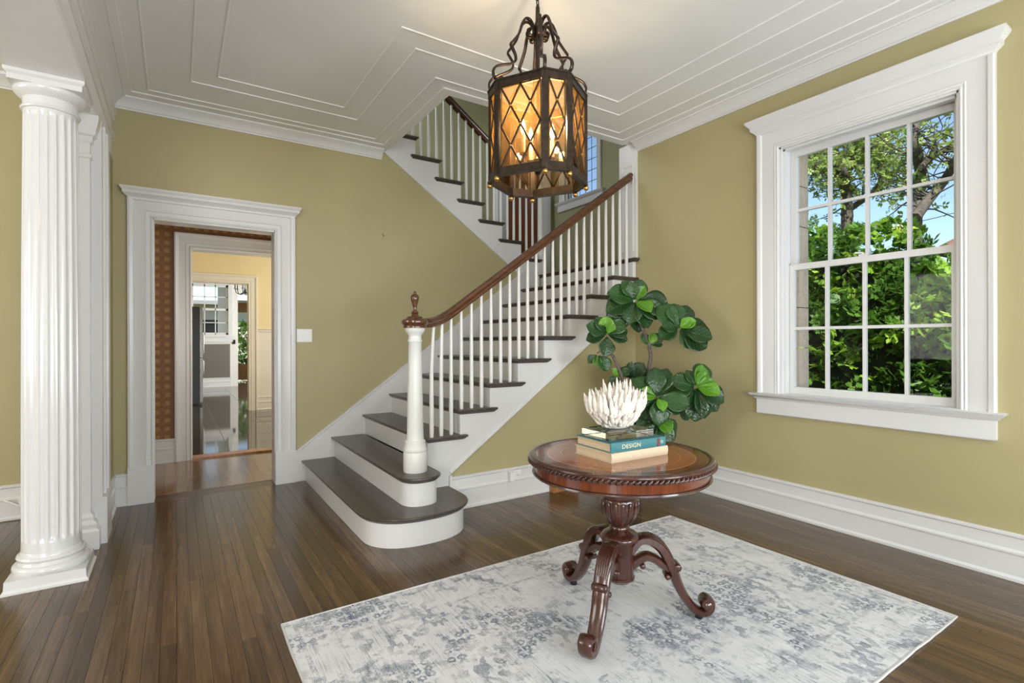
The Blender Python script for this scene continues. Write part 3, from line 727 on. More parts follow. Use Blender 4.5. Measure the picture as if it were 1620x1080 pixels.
for i in (1, 2): s.box(FW[0]+0.05+gw*i-0.012, FW[0]+0.05+gw*i+0.012, y, y+th, FW[2], FW[3])
for zz in (1.80, 2.52): s.box(FW[0], FW[1], y, y+th, zz-0.012, zz+0.012)
so = s.build('sash', WHITE, win3)
for i in range(3):
    for za, zb in ((1.52, 1.79), (1.81, 2.14), (2.20, 2.51), (2.53, 2.80)):
        MB().box(FW[0]+0.06+gw*i, FW[0]+0.04+gw*(i+1), y+0.018, y+0.022, za, zb).build('pane', GLASS, so)
MB().sweep([(FW[0], FW[2]), (FW[0], FW[3]), (FW[1], FW[3]), (FW[1], FW[2])], [(0, 0), (0, 0.03), (0.1, 0.035), (0.12, 0)], lambda u, v_, h: (u, Y4-h, v_)).build('casing', WHITE, win3)
MB().box(FW[0]-0.16, FW[1]+0.14, Y4-0.08, Y4, 1.40, 1.46).box(FW[0]-0.13, FW[1]+0.11, Y4-0.04, Y4, 1.26, 1.40).build('sill', WHITE, win3)
MB().box(1.345, 1.425, Y4-0.02, Y4, 1.20, 1.32).build('switch_plate', BLACK, None)
tag(bpy.data.objects['switch_plate'], 'small black switch plate beside the far kitchen window', 'switch')
# porch door
pd = empty('door_5'); struct(pd, 'honey wood glazed porch door far beyond the kitchen', 'door')
yp = 18.4
MB().box(1.45, 2.6, yp, yp+0.05, 0.06, 0.55).box(1.45, 1.58, yp, yp+0.05, 0.55, 2.2).box(2.47, 2.6, yp, yp+0.05, 0.55, 2.2).box(1.45, 2.6, yp, yp+0.05, 2.2, 2.5).build('door_leaf', HONEY, pd)
MB().box(1.58, 2.47, yp+0.02, yp+0.03, 0.55, 2.2).build('pane', GLASS, pd)
MB().box(1.1, 1.45, yp, yp+0.1, 0, 3.0).box(2.6, 3.1, yp, yp+0.1, 0, 3.0).box(1.45, 2.6, yp, yp+0.1, 2.5, 2.58).box(1.45, 2.6, yp, yp+0.1, 2.86, 3.0).build('door_frame', WHITE, pd)
MB().box(1.45, 2.6, yp+0.02, yp+0.03, 2.58, 2.86).build('transom_pane', GLASS, pd)
# ================================================================== RUG
rug = NT('distressed_rug_weave'); v = rug.coord('Object'); sp = rug.n('SeparateXYZ'); rug.l(v, sp.inputs[0])
X_, Y_ = sp.outputs[0], sp.outputs[1]
mth = rug.math
ax, ay = mth('ABSOLUTE', X_), mth('ABSOLUTE', Y_)
edge = mth('MINIMUM', mth('SUBTRACT', 1.275, ax), mth('SUBTRACT', 0.80, ay))           # distance to the rug edge
wob = rug.noise(v, 9, 3)
# blossoms, in a few worn clusters
def flowers(scale, seedshift):
    mp = rug.n('Mapping'); mp.inputs['Location'].default_value = (seedshift, seedshift*1.7, 0); rug.l(v, mp.inputs[0])
    vo = rug.n('TexVoronoi', voronoi_dimensions='2D'); vo.inputs['Scale'].default_value = scale; vo.inputs['Randomness'].default_value = 0.45; rug.l(mp.outputs[0], vo.inputs['Vector'])
    return mth('COMPARE', mth('ADD', vo.outputs['Distance'], mth('MULTIPLY', mth('SUBTRACT', rug.noise(v, 90, 2), 0.5), 0.62)), 0.26, 0.13)
def band(sc_, lo, hi, det=4, ro=0.6, vec=None): return rug.ramp(rug.noise(vec if vec else v, sc_, det, ro), [(lo, (0, 0, 0)), (hi, (1, 1, 1))])
fl = mth('MULTIPLY', flowers(21, 0.3), band(2.4, 0.54, 0.60, 2))
# worn blocky motifs : stretched cells
cell = rug.n('TexVoronoi', voronoi_dimensions='2D', feature='F1', distance='CHEBYCHEV'); cell.inputs['Scale'].default_value = 1.0; cell.inputs['Randomness'].default_value = 0.9
rug.l(rug.coord('Object', (44, 26, 1)), cell.inputs['Vector'])
cs_ = rug.n('SeparateColor'); rug.l(cell.outputs['Color'], cs_.inputs[0])
blk = mth('MULTIPLY', mth('GREATER_THAN', cs_.outputs[0], 0.62), band(3.6, 0.50, 0.60))
lat = mth('ADD', mth('SINE', mth('MULTIPLY', mth('ADD', X_, Y_), 6.2)), mth('SINE', mth('MULTIPLY', mth('SUBTRACT', X_, Y_), 6.2)))
latl = mth('MULTIPLY', mth('COMPARE', mth('ADD', lat, mth('MULTIPLY', wob, 1.0)), 0.5, 0.22), band(15, 0.50, 0.58))
blot = band(24, 0.53, 0.62, 5, 0.72)
lines = band(1.0, 0.50, 0.66, 3, 0.7, rug.coord('Object', (150, 5, 1)))          # weft lines along the short side
fine = band(1.0, 0.36, 0.62, 2, 0.6, rug.coord('Object', (330, 70, 1)))
haze_ = mth('MULTIPLY', band(4.5, 0.44, 0.66, 5, 0.65), mth('ADD', mth('MULTIPLY', lines, 0.5), 0.12))
pat = mth('MAXIMUM', mth('MULTIPLY', fl, 0.95), mth('MULTIPLY', blk, 0.85))
pat = mth('MAXIMUM', pat, mth('MULTIPLY', latl, 0.75))
pat = mth('MAXIMUM', pat, mth('MULTIPLY', mth('MULTIPLY', blot, band(2.0, 0.42, 0.58)), 0.9))
bordl = mth('MAXIMUM', mth('COMPARE', edge, 0.045, 0.010), mth('COMPARE', edge, 0.24, 0.010))
pat = mth('MAXIMUM', pat, mth('MULTIPLY', bordl, mth('MULTIPLY', band(20, 0.44, 0.56), 0.6)))
pat = mth('MULTIPLY', pat, mth('ADD', mth('MULTIPLY', fine, 0.65), 0.35))
tot = mth('MINIMUM', mth('ADD', mth('MULTIPLY', pat, 0.9), haze_), 1.0)
tot = mth('MINIMUM', mth('ADD', tot, mth('MULTIPLY', lines, 0.16)), 1.0)
base_c = rug.ramp(rug.noise(v, 5, 4), [(0.3, (0.69, 0.70, 0.725)), (0.7, (0.80, 0.81, 0.83))])
rug.col(rug.mix(tot, base_c, (0.10, 0.125, 0.19)))
rug.set(Roughness=0.95); rug.bump(mth('ADD', fine, mth('ADD', lines, mth('MULTIPLY', tot, -0.6))), 0.4, 0.003)
rug_o = empty('area_rug', (1.665, 1.652, 0.0)); tag(rug_o, 'pale grey and blue distressed vintage rug under the table', 'rug')
RX, RY = 1.277, 0.803
outline = []
def wav(t, s_): return 0.006*mnoise.noise(Vector((t*3.1, s_, 0)))
N_ = 40
for i in range(N_): outline.append((-RX+2*RX*i/N_, -RY+wav(i, 1)))
for i in range(N_//2): outline.append((RX+wav(i, 2), -RY+2*RY*i/(N_//2)))
for i in range(N_): outline.append((RX-2*RX*i/N_, RY+wav(i, 3)))
for i in range(N_//2): outline.append((-RX+wav(i, 4), RY-2*RY*i/(N_//2)))
ins = lambda d_: [(x_*(1-d_/RX), y_*(1-d_/RY)) for x_, y_ in outline]
MB().loft([[(x_, y_, 0.0005) for x_, y_ in ins(0.002)], [(x_, y_, 0.005) for x_, y_ in outline], [(x_, y_, 0.009) for x_, y_ in ins(0.003)]]).build('woven_field', rug.m, rug_o)
BIND = paint('rug_binding_yarn', (0.60, 0.60, 0.59), 0.9, 0.1, 400, 0.5)
mb = MB()
mb.tube([(x_, y_, 0.006) for x_, y_ in outline+outline[:1]], 0.0055, 6)
mb.build('bound_edge', BIND, rug_o, 60)

# ================================================================== PEDESTAL TABLE
TC = (1.677, 1.684); TZ = 0.743
tbl = empty('pedestal_table', (TC[0], TC[1], 0.0095)); tag(tbl, 'round carved mahogany pedestal table on three scrolled legs', 'table')
TOPM = NT('inlaid_table_top'); v = TOPM.coord('Object'); sp = TOPM.n('SeparateXYZ'); TOPM.l(v, sp.inputs[0])
m = TOPM.math
rr = m('SQRT', m('ADD', m('MULTIPLY', sp.outputs[0], sp.outputs[0]), m('MULTIPLY', sp.outputs[1], sp.outputs[1])))
ang = m('ARCTAN2', sp.outputs[1], sp.outputs[0])
vec = TOPM.n('CombineXYZ'); TOPM.l(m('MULTIPLY', m('COSINE', m('MULTIPLY', ang, 4.0)), 3.0), vec.inputs[0]); TOPM.l(m('MULTIPLY', rr, 6.0), vec.inputs[1]); TOPM.l(m('MULTIPLY', m('SINE', m('MULTIPLY', ang, 4.0)), 3.0), vec.inputs[2])
g1 = TOPM.noise(vec.outputs[0], 2.0, 5, 0.6, 0.8)
g2 = TOPM.noise(TOPM.coord('Object', (9, 60, 9)), 1.0, 5, 0.6, 0.5)
inner = TOPM.ramp(g1, [(0.3, (0.21, 0.060, 0.018)), (0.5, (0.30, 0.092, 0.027)), (0.7, (0.40, 0.14, 0.045))])
outer = TOPM.ramp(g2, [(0.3, (0.08, 0.018, 0.008)), (0.6, (0.17, 0.045, 0.016))])
band = m('GREATER_THAN', rr, 0.325)
ringl = m('MAXIMUM', m('COMPARE', rr, 0.325, 0.003), m('COMPARE', rr, 0.262, 0.002))
TOPM.col(TOPM.mix(ringl, TOPM.mix(band, inner, outer), (0.42, 0.20, 0.07)))
TOPM.set(Roughness=0.10, Coat_Weight=0.25, Coat_Roughness=0.03)
zt = TZ-0.0095
tp = MB().lathe([(0.05, zt-0.022), (0.36, zt-0.022), (0.380, zt-0.004), (0.378, zt), (0.30, zt), (0.2, zt), (0.1, zt), (0.001, zt)], n=72).build('tabletop', TOPM.m, tbl, 40)
MB().lathe([(0.370, zt-0.034), (0.398, zt-0.034), (0.401, zt-0.028), (0.400, zt-0.020), (0.408, zt-0.014), (0.409, zt-0.006), (0.403, zt+0.001), (0.392, zt+0.003), (0.383, zt+0.002), (0.378, zt-0.002)], n=96).build('rim', MAHOG, tbl, 50)
mb = MB()
NBD = 112
for i in range(NBD):   # carved rope edge
    a = 2*math.pi*i/NBD; da = 0.55*math.pi*2/NBD
    p0 = (0.401*math.cos(a-da), 0.401*math.sin(a-da), zt-0.0335); p1 = (0.408*math.cos(a), 0.408*math.sin(a), zt-0.024); p2 = (0.404*math.cos(a+da), 0.404*math.sin(a+da), zt-0.013)
    mb.tube([p0, p1, p2], [0.003, 0.0075, 0.003], 6)
tag(mb.build('rope_edge', MAHOG, tbl, 60), 'carved rope edge of small slanted beads')
APR = wood('figured_apron_veneer', (0.075, 0.018, 0.008), (0.15, 0.040, 0.015), (0.24, 0.072, 0.026), 0.16, 'z', 0.6).m
MB().lathe([(0.30, zt-0.078), (0.384, zt-0.078), (0.384, zt-0.033), (0.30, zt-0.033)], n=96).build('apron', APR, tbl, 40)
MB().lathe([(0.30, zt-0.090), (0.380, zt-0.090), (0.388, zt-0.087), (0.395, zt-0.081), (0.393, zt-0.075), (0.385, zt-0.072), (0.30, zt-0.072)], n=96).build('apron_moulding', MAHOG, tbl, 50)
for a in (R(224), R(310)):     # drawer joints in the apron
    c_, s_ = math.cos(a), math.sin(a)
    MB().ribbon([(0.3845*c_, 0.3845*s_, zt-0.074), (0.3845*c_, 0.3845*s_, zt-0.036)], (-s_, c_, 0), 0.002, 0.0015).build('drawer_joint', BLACK, tbl)
def lobes(a, z):
    if 0.425 < z < 0.535: return 1+0.055*abs(math.cos(a*8))*min(1, (z-0.425)/0.03, (0.535-z)/0.015)
    return 1
MB().lathe([(0.10, zt-0.085), (0.080, 0.640), (0.080, 0.585), (0.085, 0.578), (0.085, 0.570), (0.079, 0.564), (0.083, 0.556), (0.083, 0.548), (0.077, 0.542), (0.081, 0.536), (0.081, 0.528), (0.080, 0.51), (0.078, 0.49), (0.071, 0.46), (0.057, 0.435), (0.044, 0.42), (0.040, 0.412), (0.045, 0.404), (0.043, 0.397), (0.055, 0.390), (0.074, 0.380), (0.086, 0.368), (0.088, 0.358), (0.084, 0.350), (0.068, 0.345)], n=64, flute=lobes).build('carved_urn_stem', MAHOG, tbl, 50)
mb = MB()
for i in range(16):     # acanthus leaves round the urn
    a = 2*math.pi*(i+0.5)/16; c_, s_ = math.cos(a), math.sin(a)
    mb.ribbon([(r_*c_, r_*s_, z_) for r_, z_ in ((0.052, 0.425), (0.069, 0.45), (0.080, 0.48), (0.0850, 0.505), (0.0865, 0.522), (0.083, 0.530))], (-s_, c_, 0), [0.005, 0.013, 0.017, 0.016, 0.010, 0.004], 0.005)
mb.build('urn_leaf_carving', MAHOG, tbl, 60)
MB().lathe([(0.02, 0.160), (0.050, 0.162), (0.058, 0.170), (0.067, 0.178), (0.067, 0.188), (0.063, 0.192), (0.065, 0.34), (0.070, 0.346), (0.070, 0.352), (0.03, 0.356)], n=32).build('column', MAHOG, tbl, 40)
def bez(P, n=8):
    """Catmull-Rom through the control points"""
    out = []
    for i in range(len(P)-1):
        p0, p1, p2, p3 = [Vector(P[max(0, min(len(P)-1, k_))]) for k_ in (i-1, i, i+1, i+2)]
        for j in range(n):
            t = j/n
            out.append(0.5*((2*p1)+(p2-p0)*t+(2*p0-5*p1+4*p2-p3)*t*t+(3*p1-p0-3*p2+p3)*t**3))
    out.append(Vector(P[-1])); return out
def leg(az):
    c_, s_ = math.cos(az), math.sin(az); side = (-s_, c_, 0)
    to3 = lambda q: [(a.x*c_, a.x*s_, a.y) for a in q]
    lg = empty('leg'); lg.parent = tbl
    up_ = bez([(0.045, 0.295), (0.085, 0.345), (0.130, 0.350), (0.180, 0.318), (0.215, 0.262), (0.238, 0.205), (0.258, 0.150), (0.288, 0.095), (0.322, 0.052), (0.355, 0.030), (0.385, 0.032), (0.403, 0.052), (0.402, 0.080), (0.383, 0.092), (0.366, 0.082), (0.363, 0.066), (0.374, 0.058)], 5)
    n = len(up_); W = []; Tk = []
    for i in range(n):
        t = i/(n-1)
        W.append(0.078-0.020*min(1, t/0.45) if t < 0.72 else 0.058+0.008*min(1, (t-0.72)/0.1))
        Tk.append(0.034+0.012*math.sin(min(1, t/0.5)*math.pi) if t < 0.6 else max(0.015, 0.036-0.052*(t-0.6)))
    MB().ribbon(to3(up_), side, W, Tk).build('scroll', MAHOG, lg, 45)
    lo_ = bez([(0.045, 0.222), (0.078, 0.252), (0.116, 0.272), (0.156, 0.262), (0.192, 0.236), (0.228, 0.212)], 5)
    MB().ribbon(to3(lo_), side, 0.046, [0.044-0.012*i/(len(lo_)-1) for i in range(len(lo_))]).build('brace', MAHOG, lg, 45)
    mb = MB()   # acanthus ridges and small volutes
    for off in (-0.030, -0.018, -0.006, 0.006, 0.018, 0.030):
        P_ = [(u.x*c_-s_*off*(1-0.35*i/22)+0.0*c_, u.x*s_+c_*off*(1-0.35*i/22), u.y+0.0) for i, u in enumerate(up_[4:26])]
        P_ = [(p[0]+c_*0.014, p[1]+s_*0.014, p[2]+0.013) for p in P_]
        mb.tube(P_, [0.003+0.004*math.sin(math.pi*i/21) for i in range(22)], 6)
    for (r_, z_, q) in ((0.252, 0.232, 0.017), (0.208, 0.190, 0.012), (0.098, 0.236, 0.012)):
        mb.tube([(r_*c_-s_*k_, r_*s_+c_*k_, z_) for k_ in (-0.034, -0.030, 0.030, 0.034)], [q*0.6, q, q, q*0.6], 12)
    mb.build('carving', MAHOG, lg, 60)
    for k_ in (-1, 1): MB().tube([(0.384*c_-s_*0.034*k_, 0.384*s_+c_*0.034*k_, 0.064), (0.384*c_-s_*0.040*k_, 0.384*s_+c_*0.040*k_, 0.064)], [0.020, 0.011], 14).build('volute', MAHOG, lg, 50)
    MB().lathe([(0.016, 0.0), (0.018, 0.003), (0.016, 0.018), (0.008, 0.022)], (0.352*c_, 0.352*s_, 0.0), 16).build('foot_glide', BLACK, lg, 50)
for az in (86.0, 206.5, 324.5): leg(R(az))

# ================================================================== BOOKS AND CORAL
def Zp(px, py, z):
    u, v_ = px-810, py-540; r_ = R(-0.158)
    u, v_ = math.cos(r_)*u+math.sin(r_)*v_, -math.sin(r_)*u+math.cos(r_)*v_
    d_ = Vector((u/815*rt.x+fw.x, u/815*rt.y+fw.y, -v_/815)); return Vector((0, 0, EYE))+d_*((z-EYE)/d_.z)
def Dp(px, py, dep):
    u, v_ = px-810, py-540; r_ = R(-0.158)
    u, v_ = math.cos(r_)*u+math.sin(r_)*v_, -math.sin(r_)*u+math.cos(r_)*v_
    return Vector((0, 0, EYE))+Vector((u/815*rt.x+fw.x, u/815*rt.y+fw.y, -v_/815))*dep
PAGES = NT('book_pages'); v = PAGES.coord('Object', (1, 1, 260)); PAGES.col(PAGES.ramp(PAGES.noise(v, 1.5, 2), [(0.3, (0.50, 0.38, 0.24)), (0.7, (0.72, 0.60, 0.43))])); PAGES.set(Roughness=0.85); PAGES = PAGES.m
def cloth(name, c):
    m = NT(name); v = m.coord('Object'); n1 = m.noise(v, 700, 2); m.col(m.ramp(n1, [(0.3, tuple(a*0.85 for a in c)), (0.7, c)])); m.set(Roughness=0.6); m.bump(n1, 0.2, 0.001); return m.m
TEAL = cloth('teal_book_cloth', (0.050, 0.200, 0.225)); LINEN = cloth('linen_book_cloth', (0.62, 0.52, 0.37))
LETTER = paint('cream_foil_print', (0.75, 0.68, 0.45), 0.4); FAINT = cloth('embossed_linen', (0.68, 0.59, 0.45)); REDP = paint('dark_red_print', (0.22, 0.035, 0.03), 0.5)
def text(s_, size, mat, parent, loc, rot=(R(90), 0, 0), name='lettering', ext=0.0002, sx=1.0):
    cu = bpy.data.curves.new(name, 'FONT'); cu.body = s_; cu.size = size; cu.extrude = ext; cu.align_x = 'CENTER'; cu.align_y = 'CENTER'; cu.space_character = 1.05
    cu.materials.append(mat)
    tmp = put(cu, name+'_curve'); bpy.context.view_layer.update()
    me = bpy.data.meshes.new_from_object(tmp.evaluated_get(bpy.context.evaluated_depsgraph_get())); bpy.data.objects.remove(tmp); bpy.data.curves.remove(cu)
    me.name = name; me.materials.clear(); me.materials.append(mat)
    return put(me, name, parent, loc, rot, (sx, 1, 1))
def book(name, loc, rz, L, Dp_, H_, mat, label):
    """spine faces -y, long side along x, origin at the centre of the underside"""
    b = empty(name, loc, rz); tag(b, label, 'book')
    t_ = 0.003
    mb = MB()
    mb.box(-L/2, L/2, -Dp_/2+0.004, Dp_/2, 0, t_).box(-L/2, L/2, -Dp_/2+0.004, Dp_/2, H_-t_, H_)
    n = 6
    rg = []
    for x_ in (-L/2, L/2):
        rg.append([(x_, -Dp_/2+0.004-0.004*math.sin(math.pi*i/n), H_*i/n) for i in range(n+1)]+[(x_, -Dp_/2+0.007, H_), (x_, -Dp_/2+0.007, 0)])
    mb.loft(rg)
    mb.build('cover', mat, b, 40)
    MB().box(-L/2+0.004, L/2-0.004, -Dp_/2+0.006, Dp_/2-0.004, t_, H_-t_).build('pages', PAGES, b)
    return b
H1, H2 = 0.040, 0.040
f1_ = Zp(968, 733.5, TZ); e1_ = Zp(1057, 718.5, TZ); l1_ = Zp(903, 717.5, TZ)
def place_book(f_, e_, l_, ovr=0):
    d_ = (e_-f_); L = d_.length; rz = math.atan2(d_.y, d_.x); n_ = Vector((-d_.y, d_.x, 0)).normalized(); dep = (l_-f_).dot(n_)
    c_ = f_+d_*0.5+n_*dep*0.5; return c_, rz, L, dep
c1_, rz1, L1, De1 = place_book(f1_, e1_, l1_)
b1 = book('hardcover_book', (c1_.x, c1_.y, TZ), rz1, L1, De1, H1, LINEN, 'cream linen hardcover book at the bottom of the stack')
text('HOMES', 0.024, FAINT, b1, (-L1*0.14, -De1/2-0.0002, H1*0.5), sx=1.1)
f2_ = Zp(967, 717.0, TZ+H1); e2_ = Zp(1053.5, 704.5, TZ+H1); l2_ = Zp(905.5, 702.5, TZ+H1)
c2_, rz2, L2, De2 = place_book(f2_, e2_, l2_)
b2 = book('hardcover_book', (c2_.x, c2_.y, TZ+H1), rz2, L2, De2, H2, TEAL, 'teal hardcover design book on top of the cream book')
text('DESIGN', 0.026, LETTER, b2, (-L2*0.145, -De2/2-0.0002, H2*0.5), sx=1.15)
MB().box(-L2*0.41, -L2*0.31, -De2/2-0.0006, -De2/2+0.002, H2*0.48, H2*0.52).build('spine_rule', cloth('faint_foil', (0.10, 0.24, 0.24)), b2)
MB().box(L2*0.335, L2*0.375, -De2/2-0.0008, -De2/2+0.003, 0.004, H2-0.004).build('red_spine_label', REDP, b2)
mb = MB(); mb.tube([(L2*0.42+0.006*math.cos(a*math.pi/6), -De2/2-0.0004, H2*0.5+0.006*math.sin(a*math.pi/6)) for a in range(13)], 0.0012, 6); mb.build('spine_emblem', LETTER, b2)
# coral on a clear acrylic block
ZB = TZ+H1+H2+0.0005
cc = Dp(966, 690, 2.30)
cs = empty('coral_sculpture', (c2_.x-0.006, c2_.y+0.015, ZB), rz2); tag(cs, 'white branching coral on a clear acrylic block', 'coral')
ACR = bpy.data.materials.new('clear_acrylic'); ACR.use_nodes = True
pb = ACR.node_tree.nodes['Principled BSDF']; pb.inputs['Transmission Weight'].default_value = 1.0; pb.inputs['Roughness'].default_value = 0.02; pb.inputs['IOR'].default_value = 1.42; pb.inputs['Base Color'].default_value = (0.93, 0.98, 0.98, 1)
n_ = ACR.node_tree.nodes.new('ShaderNodeTexNoise'); n_.inputs['Scale'].default_value = 9
ab = 0.034
q_ = [(-0.130, -0.092), (0.130, -0.092), (0.130, 0.092), (-0.130, 0.092)]
MB().loft([[(x_*0.985, y_*0.98, 0.0) for x_, y_ in q_], [(x_, y_, 0.002) for x_, y_ in q_], [(x_, y_, ab-0.002) for x_, y_ in q_], [(x_*0.985, y_*0.98, ab) for x_, y_ in q_]]).build('acrylic_block', ACR, cs)
CORM = NT('white_coral'); v = CORM.coord('Object'); n1 = CORM.noise(v, 260, 3); CORM.col(CORM.ramp(n1, [(0.3, (0.68, 0.61, 0.53)), (0.65, (0.90, 0.86, 0.80))])); CORM.set(Roughness=0.75, Subsurface_Weight=0.12, Subsurface_Radius=(0.01, 0.006, 0.004)); CORM.bump(n1, 0.6, 0.003); CORM = CORM.m
mb = MB(); cr = random.Random(5)
camdir = Vector((TC[0], TC[1], 0)).normalized()
prof = [(0.02, 0.0), (0.050, 0.004), (0.062, 0.02), (0.078, 0.05), (0.092, 0.08), (0.090, 0.10), (0.05, 0.112), (0.01, 0.115)]
rg = [[(1.12*r_*math.cos(2*math.pi*k_/20)*(1+0.1*math.sin(k_*3.0)), 0.72*r_*math.sin(2*math.pi*k_/20), ab-0.001+z_) for k_ in range(20)] for r_, z_ in prof]
mb.loft(rg)
def finger(p, d_, ln, rb):
    d_ = Vector(d_).normalized(); side = d_.orthogonal(); bend = Vector((cr.uniform(-1, 1), cr.uniform(-1, 1), 0.4))*ln*0.06
    N_ = 9; P_ = []; rad = []
    for j in range(N_):
        s_ = j/(N_-1); P_.append(p+d_*ln*s_+bend*s_*s_+Vector((0, 0, ln*0.10*s_*s_)))
        r_ = rb*(0.78+0.42*math.sin(min(1.0, s_/0.55)*math.pi/2)) if s_ < 0.55 else rb*(1.20-1.05*((s_-0.55)/0.45)**1.2)
        rad.append(max(0.0014, r_*(1+0.07*((j % 2)*2-1))))
    mb.tube(P_, rad, 7)
for i in range(150):          # outer wall of the clump, short stubs below, upright fingers above
    h = ((i+0.5)/150)**0.8; a = i*2.39996+cr.uniform(-0.3, 0.3)
    lob = 1+0.16*math.sin(2*a+0.6)+0.08*math.sin(5*a)
    rx = (0.056+0.078*h**0.9)*lob; o_ = Vector((rx*math.cos(a)*1.12, rx*math.sin(a)*0.72, ab+0.008+0.082*h))
    d_ = Vector((math.cos(a), math.sin(a)*0.8, 0))*(0.80*(1-h)+0.22)+Vector((0, 0, 0.42+0.75*h))
    finger(o_, d_, (0.028+0.036*h)*cr.uniform(0.7, 1.35), cr.uniform(0.0076, 0.0098)*(0.8+0.3*h))
for i in range(78):           # tall fingers of the crown
    a = i*2.39996; q = math.sqrt((i+0.5)/78)*0.112
    o_ = Vector((q*math.cos(a)*1.15, q*math.sin(a)*0.74, ab+0.080)); d_ = Vector((math.cos(a)*0.46*q/0.112, math.sin(a)*0.36*q/0.112, 1.0))
    finger(o_, d_, cr.uniform(0.065, 0.125)*(1.22-0.42*q/0.112), cr.uniform(0.0088, 0.0112))
mb.build('coral', CORM, cs, 70)

# ================================================================== LANTERN
LC = (1.577, 2.163)
lan = empty('lantern', (LC[0], LC[1], 2.05), R(31)); tag(lan, 'bronze octagonal hanging lantern with diamond lattice and amber glass', 'lantern')
LZ0, LZ1 = 0.015, 0.476      # local z of bottom and top rails (origin at z=2.05)
A_, Wd = 0.213, 0.125
OV = []
for k_ in range(4):
    n_ = Vector((math.cos(k_*math.pi/2), math.sin(k_*math.pi/2), 0)); t_ = Vector((-n_.y, n_.x, 0))
    OV += [n_*A_-t_*Wd, n_*A_+t_*Wd]
AMB = bpy.data.materials.new('amber_glass'); AMB.use_nodes = True
t = AMB.node_tree; t.nodes.clear(); o_ = t.nodes.new('ShaderNodeOutputMaterial'); mx = t.nodes.new('ShaderNodeMixShader'); mx2 = t.nodes.new('ShaderNodeMixShader')
tr = t.nodes.new('ShaderNodeBsdfTransparent'); tr.inputs[0].default_value = (0.97, 0.88, 0.74, 1)
tl = t.nodes.new('ShaderNodeBsdfTranslucent'); tl.inputs[0].default_value = (0.95, 0.55, 0.18, 1)
gl = t.nodes.new('ShaderNodeBsdfGlossy'); gl.inputs['Roughness'].default_value = 0.05
fr = t.nodes.new('ShaderNodeFresnel'); fr.inputs[0].default_value = 1.45
nz = t.nodes.new('ShaderNodeTexNoise'); nz.inputs['Scale'].default_value = 14; rmp = t.nodes.new('ShaderNodeMath'); rmp.operation = 'MULTIPLY'; rmp.inputs[1].default_value = 0.17
t.links.new(nz.outputs[0], rmp.inputs[0]); t.links.new(rmp.outputs[0], mx.inputs[0])
t.links.new(tr.outputs[0], mx.inputs[1]); t.links.new(tl.outputs[0], mx.inputs[2]); t.links.new(fr.outputs[0], mx2.inputs[0]); t.links.new(mx.outputs[0], mx2.inputs[1]); t.links.new(gl.outputs[0], mx2.inputs[2]); t.links.new(mx2.outputs[0], o_.inputs[0])
ring = [tuple(v_) for v_ in OV]+[tuple(OV[0])]
def octring(mb, z, w_, h_, out=0.0):
    n = 8
    def sc_(f): return [(v_.x*f, v_.y*f) for v_ in OV]
    fo, fi = 1+(out+w_/2)/0.23, 1+(out-w_/2)/0.23
    o1, i1 = sc_(fo), sc_(fi)
    vs = [(x_, y_, z-h_/2) for x_, y_ in o1]+[(x_, y_, z+h_/2) for x_, y_ in o1]+[(x_, y_, z-h_/2) for x_, y_ in i1]+[(x_, y_, z+h_/2) for x_, y_ in i1]
    fs = []
    for a in range(8):
        b = (a+1) % 8
        fs += [(a, b, 8+b, 8+a), (16+a, 24+a, 24+b, 16+b), (8+a, 8+b, 24+b, 24+a), (a, 16+a, 16+b, b)]
    mb.add(vs, fs)
mb = MB(); octring(mb, LZ1-0.014, 0.022, 0.036); octring(mb, LZ1+0.006, 0.030, 0.008); mb.build('top_rail', IRON, lan)
mb = MB(); octring(mb, LZ0+0.020, 0.022, 0.036); octring(mb, LZ0+0.001, 0.030, 0.008); mb.build('bottom_rail', IRON, lan)
for v_ in OV:
    rdir = v_.normalized(); sd = Vector((-rdir.y, rdir.x, 0))
    c4 = [rdir*0.010+sd*0.017, rdir*0.010-sd*0.017, -rdir*0.008-sd*0.012, -rdir*0.008+sd*0.012]
    MB().loft([[tuple(v_+q+Vector((0, 0, LZ0))) for q in c4], [tuple(v_+q+Vector((0, 0, LZ1))) for q in c4]]).build('corner_post', IRON, lan)
    MB().ball((v_.x*1.02, v_.y*1.02, LZ0-0.014), 0.0145, 12, 8).tube([(v_.x*1.02, v_.y*1.02, LZ0-0.006), (v_.x*1.02, v_.y*1.02, LZ0+0.004)], 0.006, 8).build('ball_finial', GOLD, lan, 60)
pz0, pz1 = LZ0+0.040, LZ1-0.034
